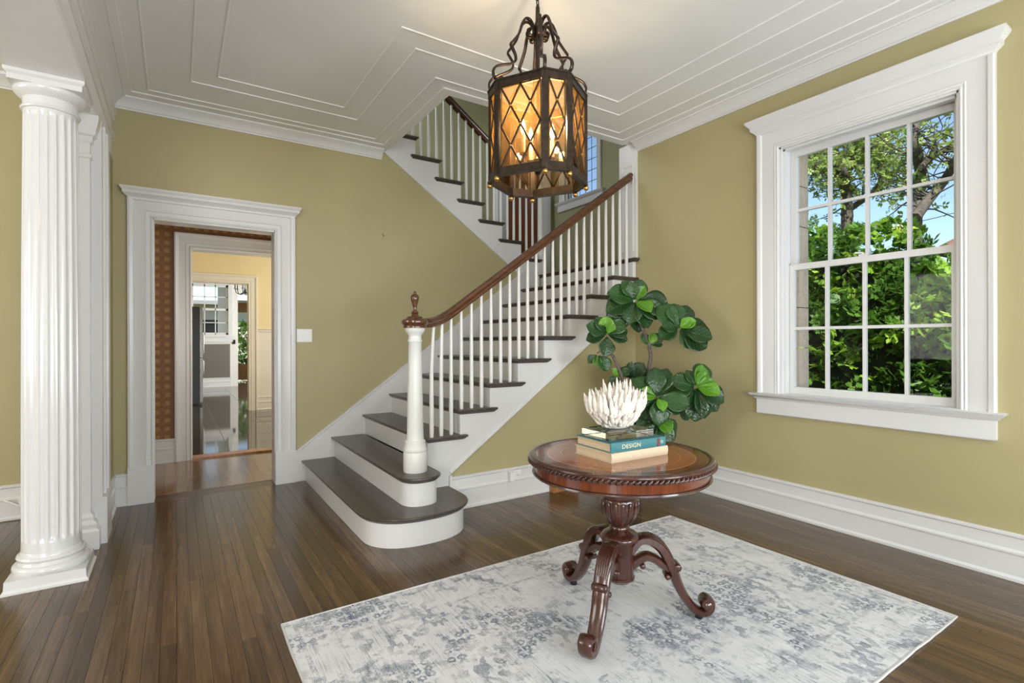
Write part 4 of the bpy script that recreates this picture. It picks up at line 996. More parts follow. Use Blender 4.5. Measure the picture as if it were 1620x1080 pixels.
for k_ in range(8):
    a, b = OV[k_], OV[(k_+1) % 8]; wide = k_ % 2 == 0
    d_ = (b-a).normalized(); n_ = Vector((d_.y, -d_.x, 0)); L = (b-a).length
    m_ = 0.021
    P = lambda u, w_, o_=0.0: tuple(a+d_*(m_+(L-2*m_)*u)+n_*o_+Vector((0, 0, pz0+(pz1-pz0)*w_)))
    pane = MB().add([P(0, 0, -0.003), P(1, 0, -0.003), P(1, 1, -0.003), P(0, 1, -0.003), P(0, 0, -0.006), P(1, 0, -0.006), P(1, 1, -0.006), P(0, 1, -0.006)], [(0, 1, 2, 3), (7, 6, 5, 4), (0, 4, 5, 1), (1, 5, 6, 2), (2, 6, 7, 3), (3, 7, 4, 0)]).build('pane', AMB, lan)
    mb = MB()
    for q0, q1 in (((0, 0), (1, 0)), ((1, 0), (1, 1)), ((1, 1), (0, 1)), ((0, 1), (0, 0))): mb.tube([P(*q0), P(*q1)], 0.0035, 6)
    mb.build('gilt_fillet', GOLD, pane)
    if wide: lines = [[(0, 1), (1, 0)], [(1, 1), (0, 0)], [(0.5, 1), (0, 0.5), (0.5, 0)], [(0.5, 1), (1, 0.5), (0.5, 0)]]; studs = [(0.25, 0.75), (0.75, 0.75), (0.5, 0.5), (0.25, 0.25), (0.75, 0.25)]
    else: lines = [[(0, 1), (1, 0.5), (0, 0)], [(1, 1), (0, 0.5), (1, 0)]]; studs = [(0.5, 0.75), (0.5, 0.25)]
    for ln in lines:
        for q0, q1 in zip(ln, ln[1:]):
            MB().ribbon([P(*q0, 0.003), P(*q1, 0.003)], n_, 0.006, 0.0095).build('lattice_bar', IRON, pane)
    mb = MB()
    for s_ in studs: mb.ball(P(*s_, 0.006), 0.0055, 8, 5)
    mb.build('gilt_studs', GOLD, pane, 60)
prof_arm = bez([(0.205, 0.484), (0.212, 0.500), (0.228, 0.506), (0.240, 0.492), (0.252, 0.488), (0.268, 0.500), (0.272, 0.525), (0.255, 0.552), (0.215, 0.572), (0.170, 0.590), (0.142, 0.612), (0.140, 0.640), (0.156, 0.668), (0.168, 0.690), (0.150, 0.715), (0.118, 0.760), (0.098, 0.815), (0.078, 0.848), (0.052, 0.852), (0.032, 0.832), (0.024, 0.800), (0.036, 0.776), (0.056, 0.776), (0.062, 0.796), (0.048, 0.806)], 5)
for k_, v_ in enumerate(OV):
    c_, s_ = v_.x/v_.length, v_.y/v_.length
    sc_ = 1.0 if k_ % 2 == 0 else 0.93
    MB().ribbon([(p.x*sc_*c_, p.x*sc_*s_, p.y) for p in prof_arm], (-s_, c_, 0), 0.017, 0.011).build('scroll_arm', IRON, lan, 50)
MB().lathe([(0.006, 0.30), (0.007, 0.50), (0.012, 0.72), (0.014, 0.76), (0.020, 0.80), (0.020, 0.83), (0.012, 0.86), (0.011, 0.93), (0.006, 0.945)], n=12).build('centre_stem', IRON, lan, 40)
def torus(mb, c, R_, r_, axis, el=1.0):
    pts = []
    for i in range(17):
        a = 2*math.pi*i/16
        pts.append((c[0]+(R_*math.cos(a) if axis == 0 else 0), c[1]+(R_*math.cos(a) if axis == 1 else 0), c[2]+R_*el*math.sin(a)))
    mb.tube(pts, r_, 8, None, (0, 1, 0) if axis == 0 else (1, 0, 0))
z_ = 0.955; ax_ = 0
while z_ < CZ-2.05-0.03:
    mb = MB(); torus(mb, (0, 0, z_), 0.013, 0.0032, ax_, 1.6); mb.build('chain_link', IRON, lan, 60); z_ += 0.034; ax_ = 1-ax_
MB().lathe([(0.065, CZ-2.05), (0.065, CZ-2.058), (0.055, CZ-2.066), (0.03, CZ-2.075), (0.012, CZ-2.09), (0.004, CZ-2.10)], n=32).build('ceiling_canopy', IRON, lan, 40)
WAXM = paint('candle_sleeve', (0.75, 0.62, 0.40), 0.5)
BULB = bpy.data.materials.new('lit_bulb'); BULB.use_nodes = True
t = BULB.node_tree; t.nodes.clear(); o_ = t.nodes.new('ShaderNodeOutputMaterial'); em = t.nodes.new('ShaderNodeEmission'); em.inputs[0].default_value = (1.0, 0.70, 0.34, 1); em.inputs[1].default_value = 30; t.links.new(em.outputs[0], o_.inputs[0])
for k_ in range(4):
    a = R(45+90*k_+5); c_, s_ = math.cos(a)*0.085, math.sin(a)*0.085
    MB().tube([(0, 0, 0.14), (c_*0.5, s_*0.5, 0.10), (c_, s_, 0.12), (c_, s_, 0.15)], 0.005, 8).lathe([(0.004, 0.148), (0.020, 0.155), (0.022, 0.162), (0.012, 0.164)], (c_, s_, 0), 14).build('candle_arm', IRON, lan, 50)
    cn = MB().lathe([(0.011, 0.160), (0.011, 0.255), (0.006, 0.262)], (c_, s_, 0), 14).build('candle_sleeve', WAXM, lan, 40)
    MB().lathe([(0.004, 0.260), (0.011, 0.275), (0.014, 0.292), (0.010, 0.315), (0.003, 0.336), (0.0005, 0.342)], (c_, s_, 0), 12).build('flame_bulb', BULB, cn, 60)
    l = bpy.data.lights.new('lantern_bulb', 'POINT'); l.energy = 4.2; l.color = (1.0, 0.74, 0.42); l.shadow_soft_size = 0.018
    lo = link(bpy.data.objects.new('lantern_bulb', l)); lo.parent = lan; lo.location = (c_*0.72, s_*0.72, 0.325)
MB().lathe([(0.004, 0.06), (0.014, 0.07), (0.02, 0.085), (0.012, 0.10), (0.02, 0.125), (0.026, 0.14), (0.008, 0.16), (0.006, 0.31)], n=16).build('candle_hub', IRON, lan, 40)

# ================================================================== FIDDLE LEAF FIG
def leafmat(name, dark, light, veinc):
    m = NT(name); v = m.coord('Object'); sp = m.n('SeparateXYZ'); m.l(v, sp.inputs[0]); oi = m.n('ObjectInfo')
    ay = m.math('ABSOLUTE', sp.outputs[1])
    vein = m.math('MAXIMUM', m.math('LESS_THAN', m.math('FRACT', m.math('SUBTRACT', m.math('MULTIPLY', sp.outputs[0], 7.0), m.math('MULTIPLY', ay, 6.0))), 0.09), m.math('LESS_THAN', ay, 0.012))
    c = m.mix(oi.outputs['Random'], dark, light); c = m.mix(m.math('MULTIPLY', vein, 0.55), c, veinc)
    m.col(c); m.set(Roughness=0.2); m.bump(m.math('SUBTRACT', m.noise(v, 9, 3), m.math('MULTIPLY', vein, 0.7)), 0.35, 0.02)
    m.set(Subsurface_Weight=0.0, Transmission_Weight=0.0); return m.m
LEAFD = leafmat('fig_leaf_dark', (0.010, 0.036, 0.009), (0.026, 0.085, 0.018), (0.06, 0.13, 0.04))
LEAFY = leafmat('fig_leaf_young', (0.07, 0.22, 0.012), (0.13, 0.33, 0.02), (0.22, 0.42, 0.06))
BARK = NT('grey_bark'); v = BARK.coord('Object'); n1 = BARK.noise(v, 60, 4); BARK.col(BARK.ramp(n1, [(0.3, (0.07, 0.055, 0.045)), (0.7, (0.20, 0.165, 0.14))])); BARK.set(Roughness=0.85); BARK.bump(n1, 0.6, 0.006); BARK = BARK.m
def leaf_mesh(seed, fold, curl, mat):
    rl = random.Random(seed); nu, nv = 11, 9; vs = []; fs = []
    for i in range(nu):
        t = i/(nu-1)
        t = math.sin(t*math.pi/2)
        wdt = 0.40*math.sqrt(max(0, 1-((t-0.60)/0.40)**2)) if t > 0.60 else 0.40*(0.03+0.97*math.sin(math.pi/2*t/0.60)**1.15)*(1-0.10*math.sin(math.pi*t/0.60)**2)
        wdt = max(wdt, 0.012)
        for j in range(nv):
            s_ = (j/(nv-1))*2-1
            y_ = s_*wdt; rip = 0.022*math.sin(t*9+seed)*abs(s_)**2
            z_ = fold*abs(y_)+rip-curl*t*t+0.02*math.cos(s_*6)*0.3
            vs.append((t*(1-0.05*abs(s_)**3)-0.0, y_, z_))
    b0 = len(vs)
    vs += [(x_, y_, z_-0.006) for x_, y_, z_ in vs]
    for i in range(nu-1):
        for j in range(nv-1):
            q = (i*nv+j, (i+1)*nv+j, (i+1)*nv+j+1, i*nv+j+1); fs.append(q); fs.append(tuple(b0+k_ for k_ in reversed(q)))
    per = [i*nv for i in range(nu)]+[(nu-1)*nv+j for j in range(1, nv)]+[i*nv+nv-1 for i in range(nu-2, -1, -1)]+[j for j in range(nv-2, 0, -1)]
    for a, b in zip(per, per[1:]+per[:1]): fs.append((b, a, b0+a, b0+b))
    me = bpy.data.meshes.new('leaf'); me.from_pydata(vs, [], fs); me.update(); me.materials.append(mat)
    for p in me.polygons: p.use_smooth = True
    return me
LMD = [leaf_mesh(i, 0.18+0.12*(i % 3), 0.10+0.10*(i % 4), LEAFD) for i in range(8)]
LMY = [leaf_mesh(20+i, 0.45, 0.02+0.05*i, LEAFY) for i in range(3)]
FIG = (3.20, 3.12)
fig = empty('fiddle_leaf_fig', (FIG[0], FIG[1], 0)); tag(fig, 'fiddle leaf fig tree in the corner behind the table', 'plant')
FO_ = Vector((FIG[0], FIG[1], 0)); lr = random.Random(11)
def leaf(p, d_, L, young=False, nrm=None):
    d_ = Vector(d_).normalized(); zz = Vector(nrm) if nrm else Vector((0, 0, 1))+Vector((-fw.x, -fw.y, 0))*0.55
    zz = (zz-d_*zz.dot(d_)); zz = zz.normalized() if zz.length > 1e-4 else d_.orthogonal().normalized(); yy = zz.cross(d_)
    Mx = Matrix(((d_.x, yy.x, zz.x), (d_.y, yy.y, zz.y), (d_.z, yy.z, zz.z))).to_4x4()
    me = lr.choice(LMY if young else LMD)
    o = put(me, 'leaf', fig); o.matrix_local = Matrix.Translation(Vector(p)-FO_) @ Mx @ Matrix.Diagonal((L*(0.86 if young else 1.0), L*(0.82 if young else 1.0)*lr.uniform(0.95, 1.15), L, 1))

def branch(P, r0, r1):
    q = bez([Vector(p)-FO_ for p in P], 5)
    q = [p+Vector((lr.uniform(-1, 1), lr.uniform(-1, 1), lr.uniform(-1, 1)))*0.004 for p in q]
    MB().tube(q, [r0+(r1-r0)*i/(len(q)-1) for i in range(len(q))], 8).build('branch', BARK, fig, 60)
FD = FIG[0]*fw.x+FIG[1]*fw.y
base_p = Vector((FIG[0], FIG[1], 0.30))
d1 = 4.08
branch([base_p, Dp(1000, 720, d1), Dp(988, 640, d1), Dp(985, 600, d1-0.02), Dp(973, 570, d1-0.03), Dp(962, 552, d1-0.04), Dp(958, 535, d1-0.05)], 0.022, 0.008)
branch([Dp(963, 553, d1-0.04), Dp(953, 555, d1-0.03), Dp(944, 558, d1-0.02)], 0.006, 0.004)
branch([base_p, Dp(1012, 700, d1+0.03), Dp(1022, 640, d1+0.04), Dp(1026, 590, d1+0.04), Dp(1029, 560, d1+0.03), Dp(1024, 537, d1+0.02), Dp(1017, 522, d1), Dp(1008, 500, d1), Dp(1003, 478, d1)], 0.022, 0.008)
branch([Dp(1027, 545, d1+0.03), Dp(1045, 538, d1), Dp(1062, 525, d1-0.02), Dp(1075, 518, d1-0.12)], 0.009, 0.006)
branch([base_p, Dp(1010, 715, d1-0.1), Dp(1022, 680, d1-0.18), Dp(1036, 640, d1-0.22), Dp(1041, 625, d1-0.25)], 0.018, 0.008)
branch([Dp(1022, 680, d1-0.18), Dp(1050, 655, d1-0.12), Dp(1075, 630, d1-0.18), Dp(1096, 612, d1-0.24)], 0.012, 0.007)
branch([base_p, Dp(1002, 670, d1+0.05), Dp(998, 620, d1+0.08), Dp(998, 585, d1+0.08), Dp(999, 572, d1+0.08)], 0.014, 0.006)
IRt = Vector((rt.x, rt.y, 0)); TOC = Vector((-fw.x, -fw.y, 0))
def dirs(ang, tow=0.0):   # image-plane angle (0 = right, 90 = up), tow = towards the camera
    return IRt*math.cos(R(ang))+Vector((0, 0, math.sin(R(ang))))+TOC*tow
def rosette(px, py, dep, spec):
    c_ = Dp(px, py, dep)
    for (ang, L, tow, yg) in spec:
        d_ = dirs(ang, tow)
        leaf(c_+d_.normalized()*0.012, d_, L, yg, (TOC*0.9+Vector((0, 0, 0.55))+IRt*lr.uniform(-0.35, 0.35)))
rosette(1004, 476, d1, [(115, 0.17, 0.25, False), (160, 0.22, 0.3, False), (195, 0.23, 0.2, False), (222, 0.27, 0.15, False), (250, 0.19, 0.5, False), (300, 0.22, 0.5, False), (330, 0.24, 0.4, False), (350, 0.26, 0.25, False), (280, 0.24, 0.05, False), (70, 0.17, 0.0, False), (60, 0.15, 0.35, True), (110, 0.14, 0.5, False), (320, 0.19, 0.9, True)])
rosette(960, 530, d1-0.05, [(150, 0.17, 0.35, False), (185, 0.15, 0.2, False), (115, 0.15, 0.3, False), (95, 0.16, 0.1, True), (20, 0.15, 0.2, False), (352, 0.15, 0.3, False), (265, 0.16, 0.45, False), (40, 0.17, 0.0, False), (70, 0.12, 0.4, True)])
rosette(1074, 520, d1-0.12, [(125, 0.22, 0.05, False), (95, 0.19, 0.0, False), (70, 0.19, 0.0, False), (170, 0.14, 0.35, False), (200, 0.17, 0.3, False), (345, 0.24, 0.35, False), (325, 0.24, 0.25, False), (300, 0.16, 0.5, False), (10, 0.22, 0.1, False), (30, 0.15, 0.3, True), (45, 0.12, 0.5, True)])
rosette(1040, 628, d1-0.25, [(95, 0.20, 0.15, False), (75, 0.21, 0.05, False), (130, 0.20, 0.05, False), (165, 0.17, 0.35, True), (350, 0.22, 0.45, False), (335, 0.20, 0.15, False), (270, 0.19, 0.7, False), (285, 0.13, 1.0, True), (240, 0.18, 0.2, False), (30, 0.18, -0.1, False)])
rosette(1042, 660, d1-0.20, [(250, 0.20, 0.4, False), (285, 0.21, 0.4, False), (320, 0.18, 0.2, False), (230, 0.19, 0.1, False), (265, 0.20, 0.1, False), (200, 0.17, 0.0, False), (300, 0.16, 0.7, True)])
rosette(1048, 690, d1-0.12, [(220, 0.18, 0.3, False), (170, 0.2, 0.1, False), (270, 0.16, 0.5, False), (140, 0.16, 0.0, False)])
rosette(1100, 612, d1-0.25, [(160, 0.18, 0.2, False), (185, 0.15, 0.3, False), (215, 0.15, 0.0, False), (265, 0.24, 0.35, False), (290, 0.22, 0.4, False), (315, 0.22, 0.3, False), (335, 0.21, 0.45, False), (110, 0.12, 0.1, False), (55, 0.15, 0.1, True), (70, 0.19, 0.0, True), (20, 0.15, 0.4, True), (345, 0.2, 0.7, True), (62, 0.19, -0.2, False)])
rosette(1027, 546, d1+0.02, [(120, 0.09, 0.3, False), (70, 0.11, 0.3, True), (40, 0.12, 0.1, False), (15, 0.09, 0.3, False), (150, 0.08, 0.2, True)])
rosette(946, 560, d1-0.02, [(260, 0.10, 0.3, True), (300, 0.14, 0.4, False), (215, 0.09, 0.2, False)])
rosette(1000, 600, d1+0.08, [(100, 0.13, 0.2, False), (60, 0.15, 0.3, False), (45, 0.14, 0.0, False), (130, 0.12, 0.1, False)])
rosette(981, 597, d1, [(130, 0.10, 0.3, True), (50, 0.09, 0.2, False), (200, 0.09, 0.3, False), (240, 0.10, 0.2, False)])
rosette(1075, 640, d1-0.1, [(80, 0.13, 0.1, False), (130, 0.12, 0.2, False), (300, 0.12, 0.3, False)])
rosette(1006, 680, d1-0.05, [(60, 0.16, 0.2, False), (120, 0.15, 0.2, False), (10, 0.17, 0.2, False), (330, 0.16, 0.3, False), (180, 0.14, 0.2, False)])
POTM = paint('dark_planter_glaze', (0.05, 0.045, 0.04), 0.5, 0.2)
MB().lathe([(0.095, 0.0), (0.10, 0.005), (0.125, 0.28), (0.132, 0.30), (0.122, 0.30), (0.115, 0.27), (0.01, 0.27)], n=32).build('pot', POTM, fig, 40)
# wooden plant riser block against the baseboard
cr_ = empty('wooden_crate', (2.74, 3.382, 0)); tag(cr_, 'small honey coloured wooden crate against the baseboard behind the table', 'crate')
for zz in (0.0, 0.082): MB().box(-0.135, 0.135, -0.012, 0.0, zz, zz+0.074).build('side_board', HONEY, cr_)
for zz in (0.0, 0.082): MB().box(-0.135, 0.135, 0.036, 0.044, zz, zz+0.074).build('side_board', HONEY, cr_)
MB().box(-0.135, -0.122, 0.0, 0.036, 0, 0.156).build('end_board', HONEY, cr_); MB().box(0.122, 0.135, 0.0, 0.036, 0, 0.156).build('end_board', HONEY, cr_)
MB().box(-0.122, 0.122, 0.0, 0.036, 0, 0.012).build('bottom_board', HONEY, cr_)

# ================================================================== SMALL WALL FITTINGS
sw = empty('light_switch', (0.978, YB, 1.308)); tag(sw, 'white triple rocker light switch beside the doorway', 'switch')
MB().loft([[(-0.066, 0, -0.060), (0.066, 0, -0.060), (0.066, 0, 0.060), (-0.066, 0, 0.060)], [(-0.066, -0.004, -0.060), (0.066, -0.004, -0.060), (0.066, -0.004, 0.060), (-0.066, -0.004, 0.060)], [(-0.062, -0.007, -0.056), (0.062, -0.007, -0.056), (0.062, -0.007, 0.056), (-0.062, -0.007, 0.056)]]).build('wall_plate', PLASTIC, sw)
for k_ in (-1, 0, 1):
    MB().box(-0.014+0.036*k_, 0.014+0.036*k_, -0.0105, -0.006, -0.033, 0.033).build('rocker', PLASTIC, sw)
ou = empty('power_outlet', (2.267, YS-0.018, 0.182)); tag(ou, 'white wall outlet on the baseboard below the stairs', 'outlet')
MB().loft([[(-0.058, 0, -0.038), (0.058, 0, -0.038), (0.058, 0, 0.038), (-0.058, 0, 0.038)], [(-0.058, -0.005, -0.038), (0.058, -0.005, -0.038), (0.058, -0.005, 0.038), (-0.058, -0.005, 0.038)], [(-0.054, -0.008, -0.034), (0.054, -0.008, -0.034), (0.054, -0.008, 0.034), (-0.054, -0.008, 0.034)]]).build('wall_plate', PLASTIC, ou)
MB().box(0.008, 0.046, -0.0105, -0.006, -0.022, 0.022).build('socket_face', PLASTIC, ou)
MB().box(0.018, 0.021, -0.0112, -0.009, -0.006, 0.006).box(0.032, 0.035, -0.0112, -0.009, -0.005, 0.005).box(0.0245, 0.0285, -0.0112, -0.009, -0.016, -0.012).build('socket_slots', BLACK, ou)
MB().box(-0.062, -0.022, -0.034, -0.006, -0.034, 0.036).build('plug_adapter', PLASTIC, ou)
hk = empty('wall_hook', (1.712, YB, 2.30)); tag(hk, 'tiny brass picture hook left in the bare olive wall', 'hook')
MB().tube([(0, 0, 0.018), (0, -0.006, 0.015), (0, -0.010, 0.0), (0.004, -0.016, -0.012), (0.010, -0.016, -0.010)], 0.003, 6).box(-0.008, 0.008, -0.003, 0, 0.004, 0.020).build('hook_wire', GOLD, hk)
cb = empty('cable', (-0.96, 4.97, 0.10)); tag(cb, 'white cable clip on the baseboard beyond the column', 'cable')
MB().tube([(-0.05, 0, 0.045), (-0.01, -0.02, 0.030), (0.03, -0.03, 0.004), (0.07, -0.02, -0.004), (0.10, 0, 0.0)], 0.005, 8).build('cord', PLASTIC, cb, 60)
MB().box(0.03, 0.07, -0.02, 0.0, 0.0, 0.05).build('plug', PLASTIC, cb)

# ================================================================== KITCHEN THINGS
fr_ = empty('refrigerator', (0.12, 12.45, 0)); tag(fr_, 'tall black and steel refrigerator in the far kitchen', 'refrigerator')
MB().box(-0.42, 0.28, -0.42, 0.42, 0.03, 1.96).build('body', BLACK, fr_)
ST2 = metal('dark_stainless', (0.20, 0.19, 0.17), 0.25, 0.06)
for (a, b) in ((0.06, 0.93), (0.945, 1.95)):
    d_ = MB().box(0.285, 0.335, -0.42, 0.42, a, b).build('door', ST2, fr_)
    z0_, z1_ = (0.55, 0.88) if b < 1 else (0.99, 1.45)
    MB().tube([(0.335, 0.36, z0_), (0.375, 0.36, z0_+0.03), (0.375, 0.36, z1_-0.03), (0.335, 0.36, z1_)], 0.012, 8).build('handle', STEEL, d_, 60)
ch = empty('chandelier', (1.21, 12.0, 2.27)); tag(ch, 'small black iron chandelier in the far kitchen', 'chandelier')
MB().tube([(0, 0, 0.05), (0, 0, 0.75)], 0.008, 8).lathe([(0.004, -0.02), (0.03, 0.0), (0.02, 0.06), (0.008, 0.1)], n=14).build('stem', BLACK, ch, 50)
for k_ in range(6):
    a = R(60*k_+12); c_, s_ = math.cos(a), math.sin(a)
    ar = MB().tube([(0.02*c_, 0.02*s_, 0.02), (0.10*c_, 0.10*s_, -0.03), (0.17*c_, 0.17*s_, 0.0), (0.19*c_, 0.19*s_, 0.08)], 0.008, 8).lathe([(0.03, 0.08), (0.034, 0.086), (0.01, 0.09)], (0.19*c_, 0.19*s_, 0), 12).build('arm', BLACK, ch, 50)
    MB().lathe([(0.010, 0.088), (0.010, 0.16), (0.003, 0.20)], (0.19*c_, 0.19*s_, 0), 10).build('candle', BLACK, ar, 50)

# ================================================================== OUTDOORS
GRASSM = NT('lawn'); v = GRASSM.coord('World'); GRASSM.col(GRASSM.ramp(GRASSM.noise(v, 3, 5), [(0.3, (0.05, 0.08, 0.02)), (0.7, (0.13, 0.17, 0.05))])); GRASSM.set(Roughness=0.9)
struct(MB().box(4.05, 60, -25, 70, -0.7, -0.6).box(-25, 4.05, 18.7, 70, -0.7, -0.35).build('ground', GRASSM.m), 'lawn outside the windows', 'lawn')
def fol(name, dark, light):
    m = NT(name); v = m.coord('World'); n1 = m.noise(v, 2.2, 3); n2 = m.noise(v, 14, 2)
    m.col(m.ramp(m.math('ADD', m.math('MULTIPLY', n1, 0.6), m.math('MULTIPLY', n2, 0.4)), [(0.36, dark), (0.64, light)])); m.set(Roughness=0.45)
    tb = m.n('BsdfTranslucent'); mx_ = m.n('MixShader'); mx_.inputs[0].default_value = 0.25
    tb.inputs[0].default_value = (*[min(1, a*1.6) for a in light], 1)
    m.l(m.b.outputs[0], mx_.inputs[1]); m.l(tb.outputs[0], mx_.inputs[2]); m.l(mx_.outputs[0], m.out.inputs[0]); return m.m
HF1 = fol('hedge_leaf', (0.03, 0.085, 0.010), (0.11, 0.23, 0.03)); HF2 = fol('hedge_new_growth', (0.15, 0.30, 0.025), (0.32, 0.48, 0.06))
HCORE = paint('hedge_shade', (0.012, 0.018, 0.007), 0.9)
hr = random.Random(3)
def leaflets(mb, c, ax, n, L, spread):
    """pinnate sprig: pairs of leaflets along an axis"""
    ax = Vector(ax).normalized(); s_ = ax.orthogonal().normalized(); s_.rotate(Matrix.Rotation(hr.uniform(0, 6.28), 3, ax)); c = Vector(c)
    for i in range(n):
        o_ = c+ax*(i*spread)
        for sg in (-1, 1):
            d_ = (s_*sg+ax*0.6+Vector((hr.uniform(-0.3, 0.3),)*3)).normalized(); w_ = d_.cross(ax).normalized().cross(d_)*L*0.28
            mb.add([o_, o_+d_*L*0.5+w_, o_+d_*L, o_+d_*L*0.5-w_], [(0, 1, 2, 3)])
hed = empty('hedge', (8.0, 4.0, -0.6)); tag(hed, 'dense leafy green hedge outside the sash window', 'hedge')
HO = Vector((8.0, 4.0, -0.6))
def htop(y):
    k_ = min(1, max(0, (y-2.1)/0.95)); return 2.15+0.62*k_*k_*(3-2*k_)+0.10*math.sin(y*2.3)+0.07*math.sin(y*5.1)
ma, mc = MB(), MB()
for i in range(7500):
    y_ = hr.uniform(-0.5, 8.5); zt_ = htop(y_)+0.6
    z_ = zt_*(1-hr.random()**1.3*0.999); lump = 0.35*mnoise.noise(Vector((y_*1.1, z_*1.1, 3)))+0.25*mnoise.noise(Vector((y_*2.7, z_*2.7, 9)))
    xs = -0.55-lump+0.5*(z_/zt_)**4+hr.uniform(-0.05, 0.25)
    p = Vector((xs, y_-4.0, z_))
    axd = Vector((-0.8+hr.uniform(-0.6, 0.4), hr.uniform(-0.8, 0.8), hr.uniform(-0.5, 0.8)))
    new = mnoise.noise(Vector((y_*1.9, z_*1.9, 1.5))) > 0.06 and hr.random() < 0.65
    leaflets(mc if new else ma, p, axd, 4, hr.uniform(0.07, 0.12), 0.032)
o = ma.build('foliage', HF1, hed); tag(o, None, None, None, 'stuff')
o = mc.build('new_growth', HF2, hed); tag(o, None, None, None, 'stuff')
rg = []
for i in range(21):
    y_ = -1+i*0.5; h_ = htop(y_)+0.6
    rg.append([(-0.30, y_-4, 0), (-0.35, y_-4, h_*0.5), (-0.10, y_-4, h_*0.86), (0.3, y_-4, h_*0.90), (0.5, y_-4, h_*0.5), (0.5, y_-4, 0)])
MB().loft(rg).build('shade_core', HCORE, hed)  # added solid core blocking the sky, hedge's inner shade in its dark colour
TRB = NT('tree_bark'); v = TRB.coord('Object'); TRB.col(TRB.ramp(TRB.noise(v, 12, 4), [(0.3, (0.035, 0.028, 0.022)), (0.7, (0.11, 0.09, 0.07))])); TRB.set(Roughness=0.9); TRB = TRB.m
TL1 = fol('spring_tree_leaf', (0.09, 0.16, 0.02), (0.26, 0.34, 0.07))
def tree(name, loc, h, label, seed, leafmat, nleaf, spread=0.9, trunk=0.16, lean=(0, 0), leafL=0.12, fork=0.45):
    t_ = empty(name, loc); tag(t_, label, 'tree'); tr_ = random.Random(seed); mb = MB(); tips = []
    def grow(p, d_, r_, L, lev):
        P_ = [p]; n = 5
        for i in range(n):
            d_ = (d_+Vector((tr_.uniform(-1, 1), tr_.uniform(-1, 1), tr_.uniform(-0.4, 0.7)))*0.22).normalized(); p = p+d_*L/n; P_.append(p)
        mb.tube(P_, [r_*(1-0.45*i/n) for i in range(n+1)], 6 if lev < 2 else 4)
        if lev >= 2: tips.extend(P_[2:])
        if lev == 4: return
        for k_ in range(3 if lev < 3 else 2):
            a = tr_.uniform(0, 6.28); s_ = Vector((math.cos(a), math.sin(a), tr_.uniform(-0.1, 0.55)))
            q = P_[tr_.choice((3, 4, 5))] if k_ else P_[-1]
            grow(q, (d_*0.55+s_*spread).normalized(), r_*0.55*tr_.uniform(0.8, 1.1), L*tr_.uniform(0.62, 0.85), lev+1)
    grow(Vector((0, 0, 0)), Vector((lean[0], lean[1], 1)).normalized(), trunk, h*fork, 0)
    mb.build('trunk', TRB, t_, 60)
    ml = MB()
    for i in range(nleaf):
        p = tr_.choice(tips)+Vector((tr_.gauss(0, 1), tr_.gauss(0, 1), tr_.gauss(0, 0.8)))*0.16
        a = Vector((tr_.uniform(-1, 1), tr_.uniform(-1, 1), tr_.uniform(-0.8, 0.5)))
        leaflets(ml, p, a, 2, leafL*tr_.uniform(0.7, 1.2), leafL*0.5)
    tag(ml.build('crown', leafmat, t_), None, None, None, 'stuff')
    return t_
def limb_tree(name, label, limbs, leafmat, nleaf, seed, leafL=0.10, sc_=0.30):
    """old garden tree from traced limbs, each limb at its own distance and with its own thickness"""
    tr_ = random.Random(seed); L3 = []
    for dep, r0, r1, pts_ in limbs:
        n = len(pts_); L3.append((bez([Dp(p[0], p[1], dep+0.5*math.sin(i*1.7+dep)+0.4*(i/n)) for i, p in enumerate(pts_)], 4), r0, r1))
    b0 = L3[0][0][0]; t_ = empty(name, (b0.x, b0.y, -0.6)); tag(t_, label, 'tree'); O_ = Vector((b0.x, b0.y, -0.6)); mb = MB(); tips = []
    mb.tube([Vector((0, 0, 0)), (b0-O_)*0.5, b0-O_], [L3[0][1]*1.3, L3[0][1]*1.1, L3[0][1]], 8)
    for q, r0, r1 in L3:
        q = [p-O_ for p in q]; n = len(q); mb.tube(q, [r0+(r1-r0)*i/(n-1) for i in range(n)], 7)
        for i in range(2, n):
            for k_ in range(2):
                d_ = Vector((tr_.uniform(-1, 1), tr_.uniform(-1, 1), tr_.uniform(-0.3, 1))).normalized(); P_ = [q[i]]
                for j in range(4):
                    d_ = (d_+Vector((tr_.uniform(-1, 1), tr_.uniform(-1, 1), tr_.uniform(-1, 1)))*0.45).normalized(); P_.append(P_[-1]+d_*sc_*tr_.uniform(0.6, 1.2))
                rr_ = 0.022; mb.tube(P_, [rr_, rr_*0.8, rr_*0.6, rr_*0.45, rr_*0.3], 4); tips += P_[1:]
    mb.build('trunk', TRB, t_, 60); ml = MB()
    for i in range(nleaf):
        p = tr_.choice(tips)+Vector((tr_.gauss(0, 1), tr_.gauss(0, 1), tr_.gauss(0, 0.8)))*0.13
        leaflets(ml, p, (tr_.uniform(-1, 1), tr_.uniform(-1, 1), tr_.uniform(-0.8, 0.5)), 2, leafL*tr_.uniform(0.7, 1.2), leafL*0.5)
    tag(ml.build('crown', leafmat, t_), None, None, None, 'stuff'); return t_
limb_tree('oak_tree', 'tall tree with a dark forked trunk against blue sky', [
    (11.5, 0.14, 0.07, [(1447, 345), (1452, 300), (1456, 268), (1450, 238), (1448, 205), (1456, 180), (1472, 160)]),
    (11.5, 0.065, 0.03, [(1457, 264), (1472, 250), (1490, 241), (1515, 234), (1545, 222)]),
    (11.0, 0.11, 0.07, [(1447, 345), (1472, 312), (1492, 288), (1508, 262), (1525, 225), (1540, 180)])], TL1, 480, 5)
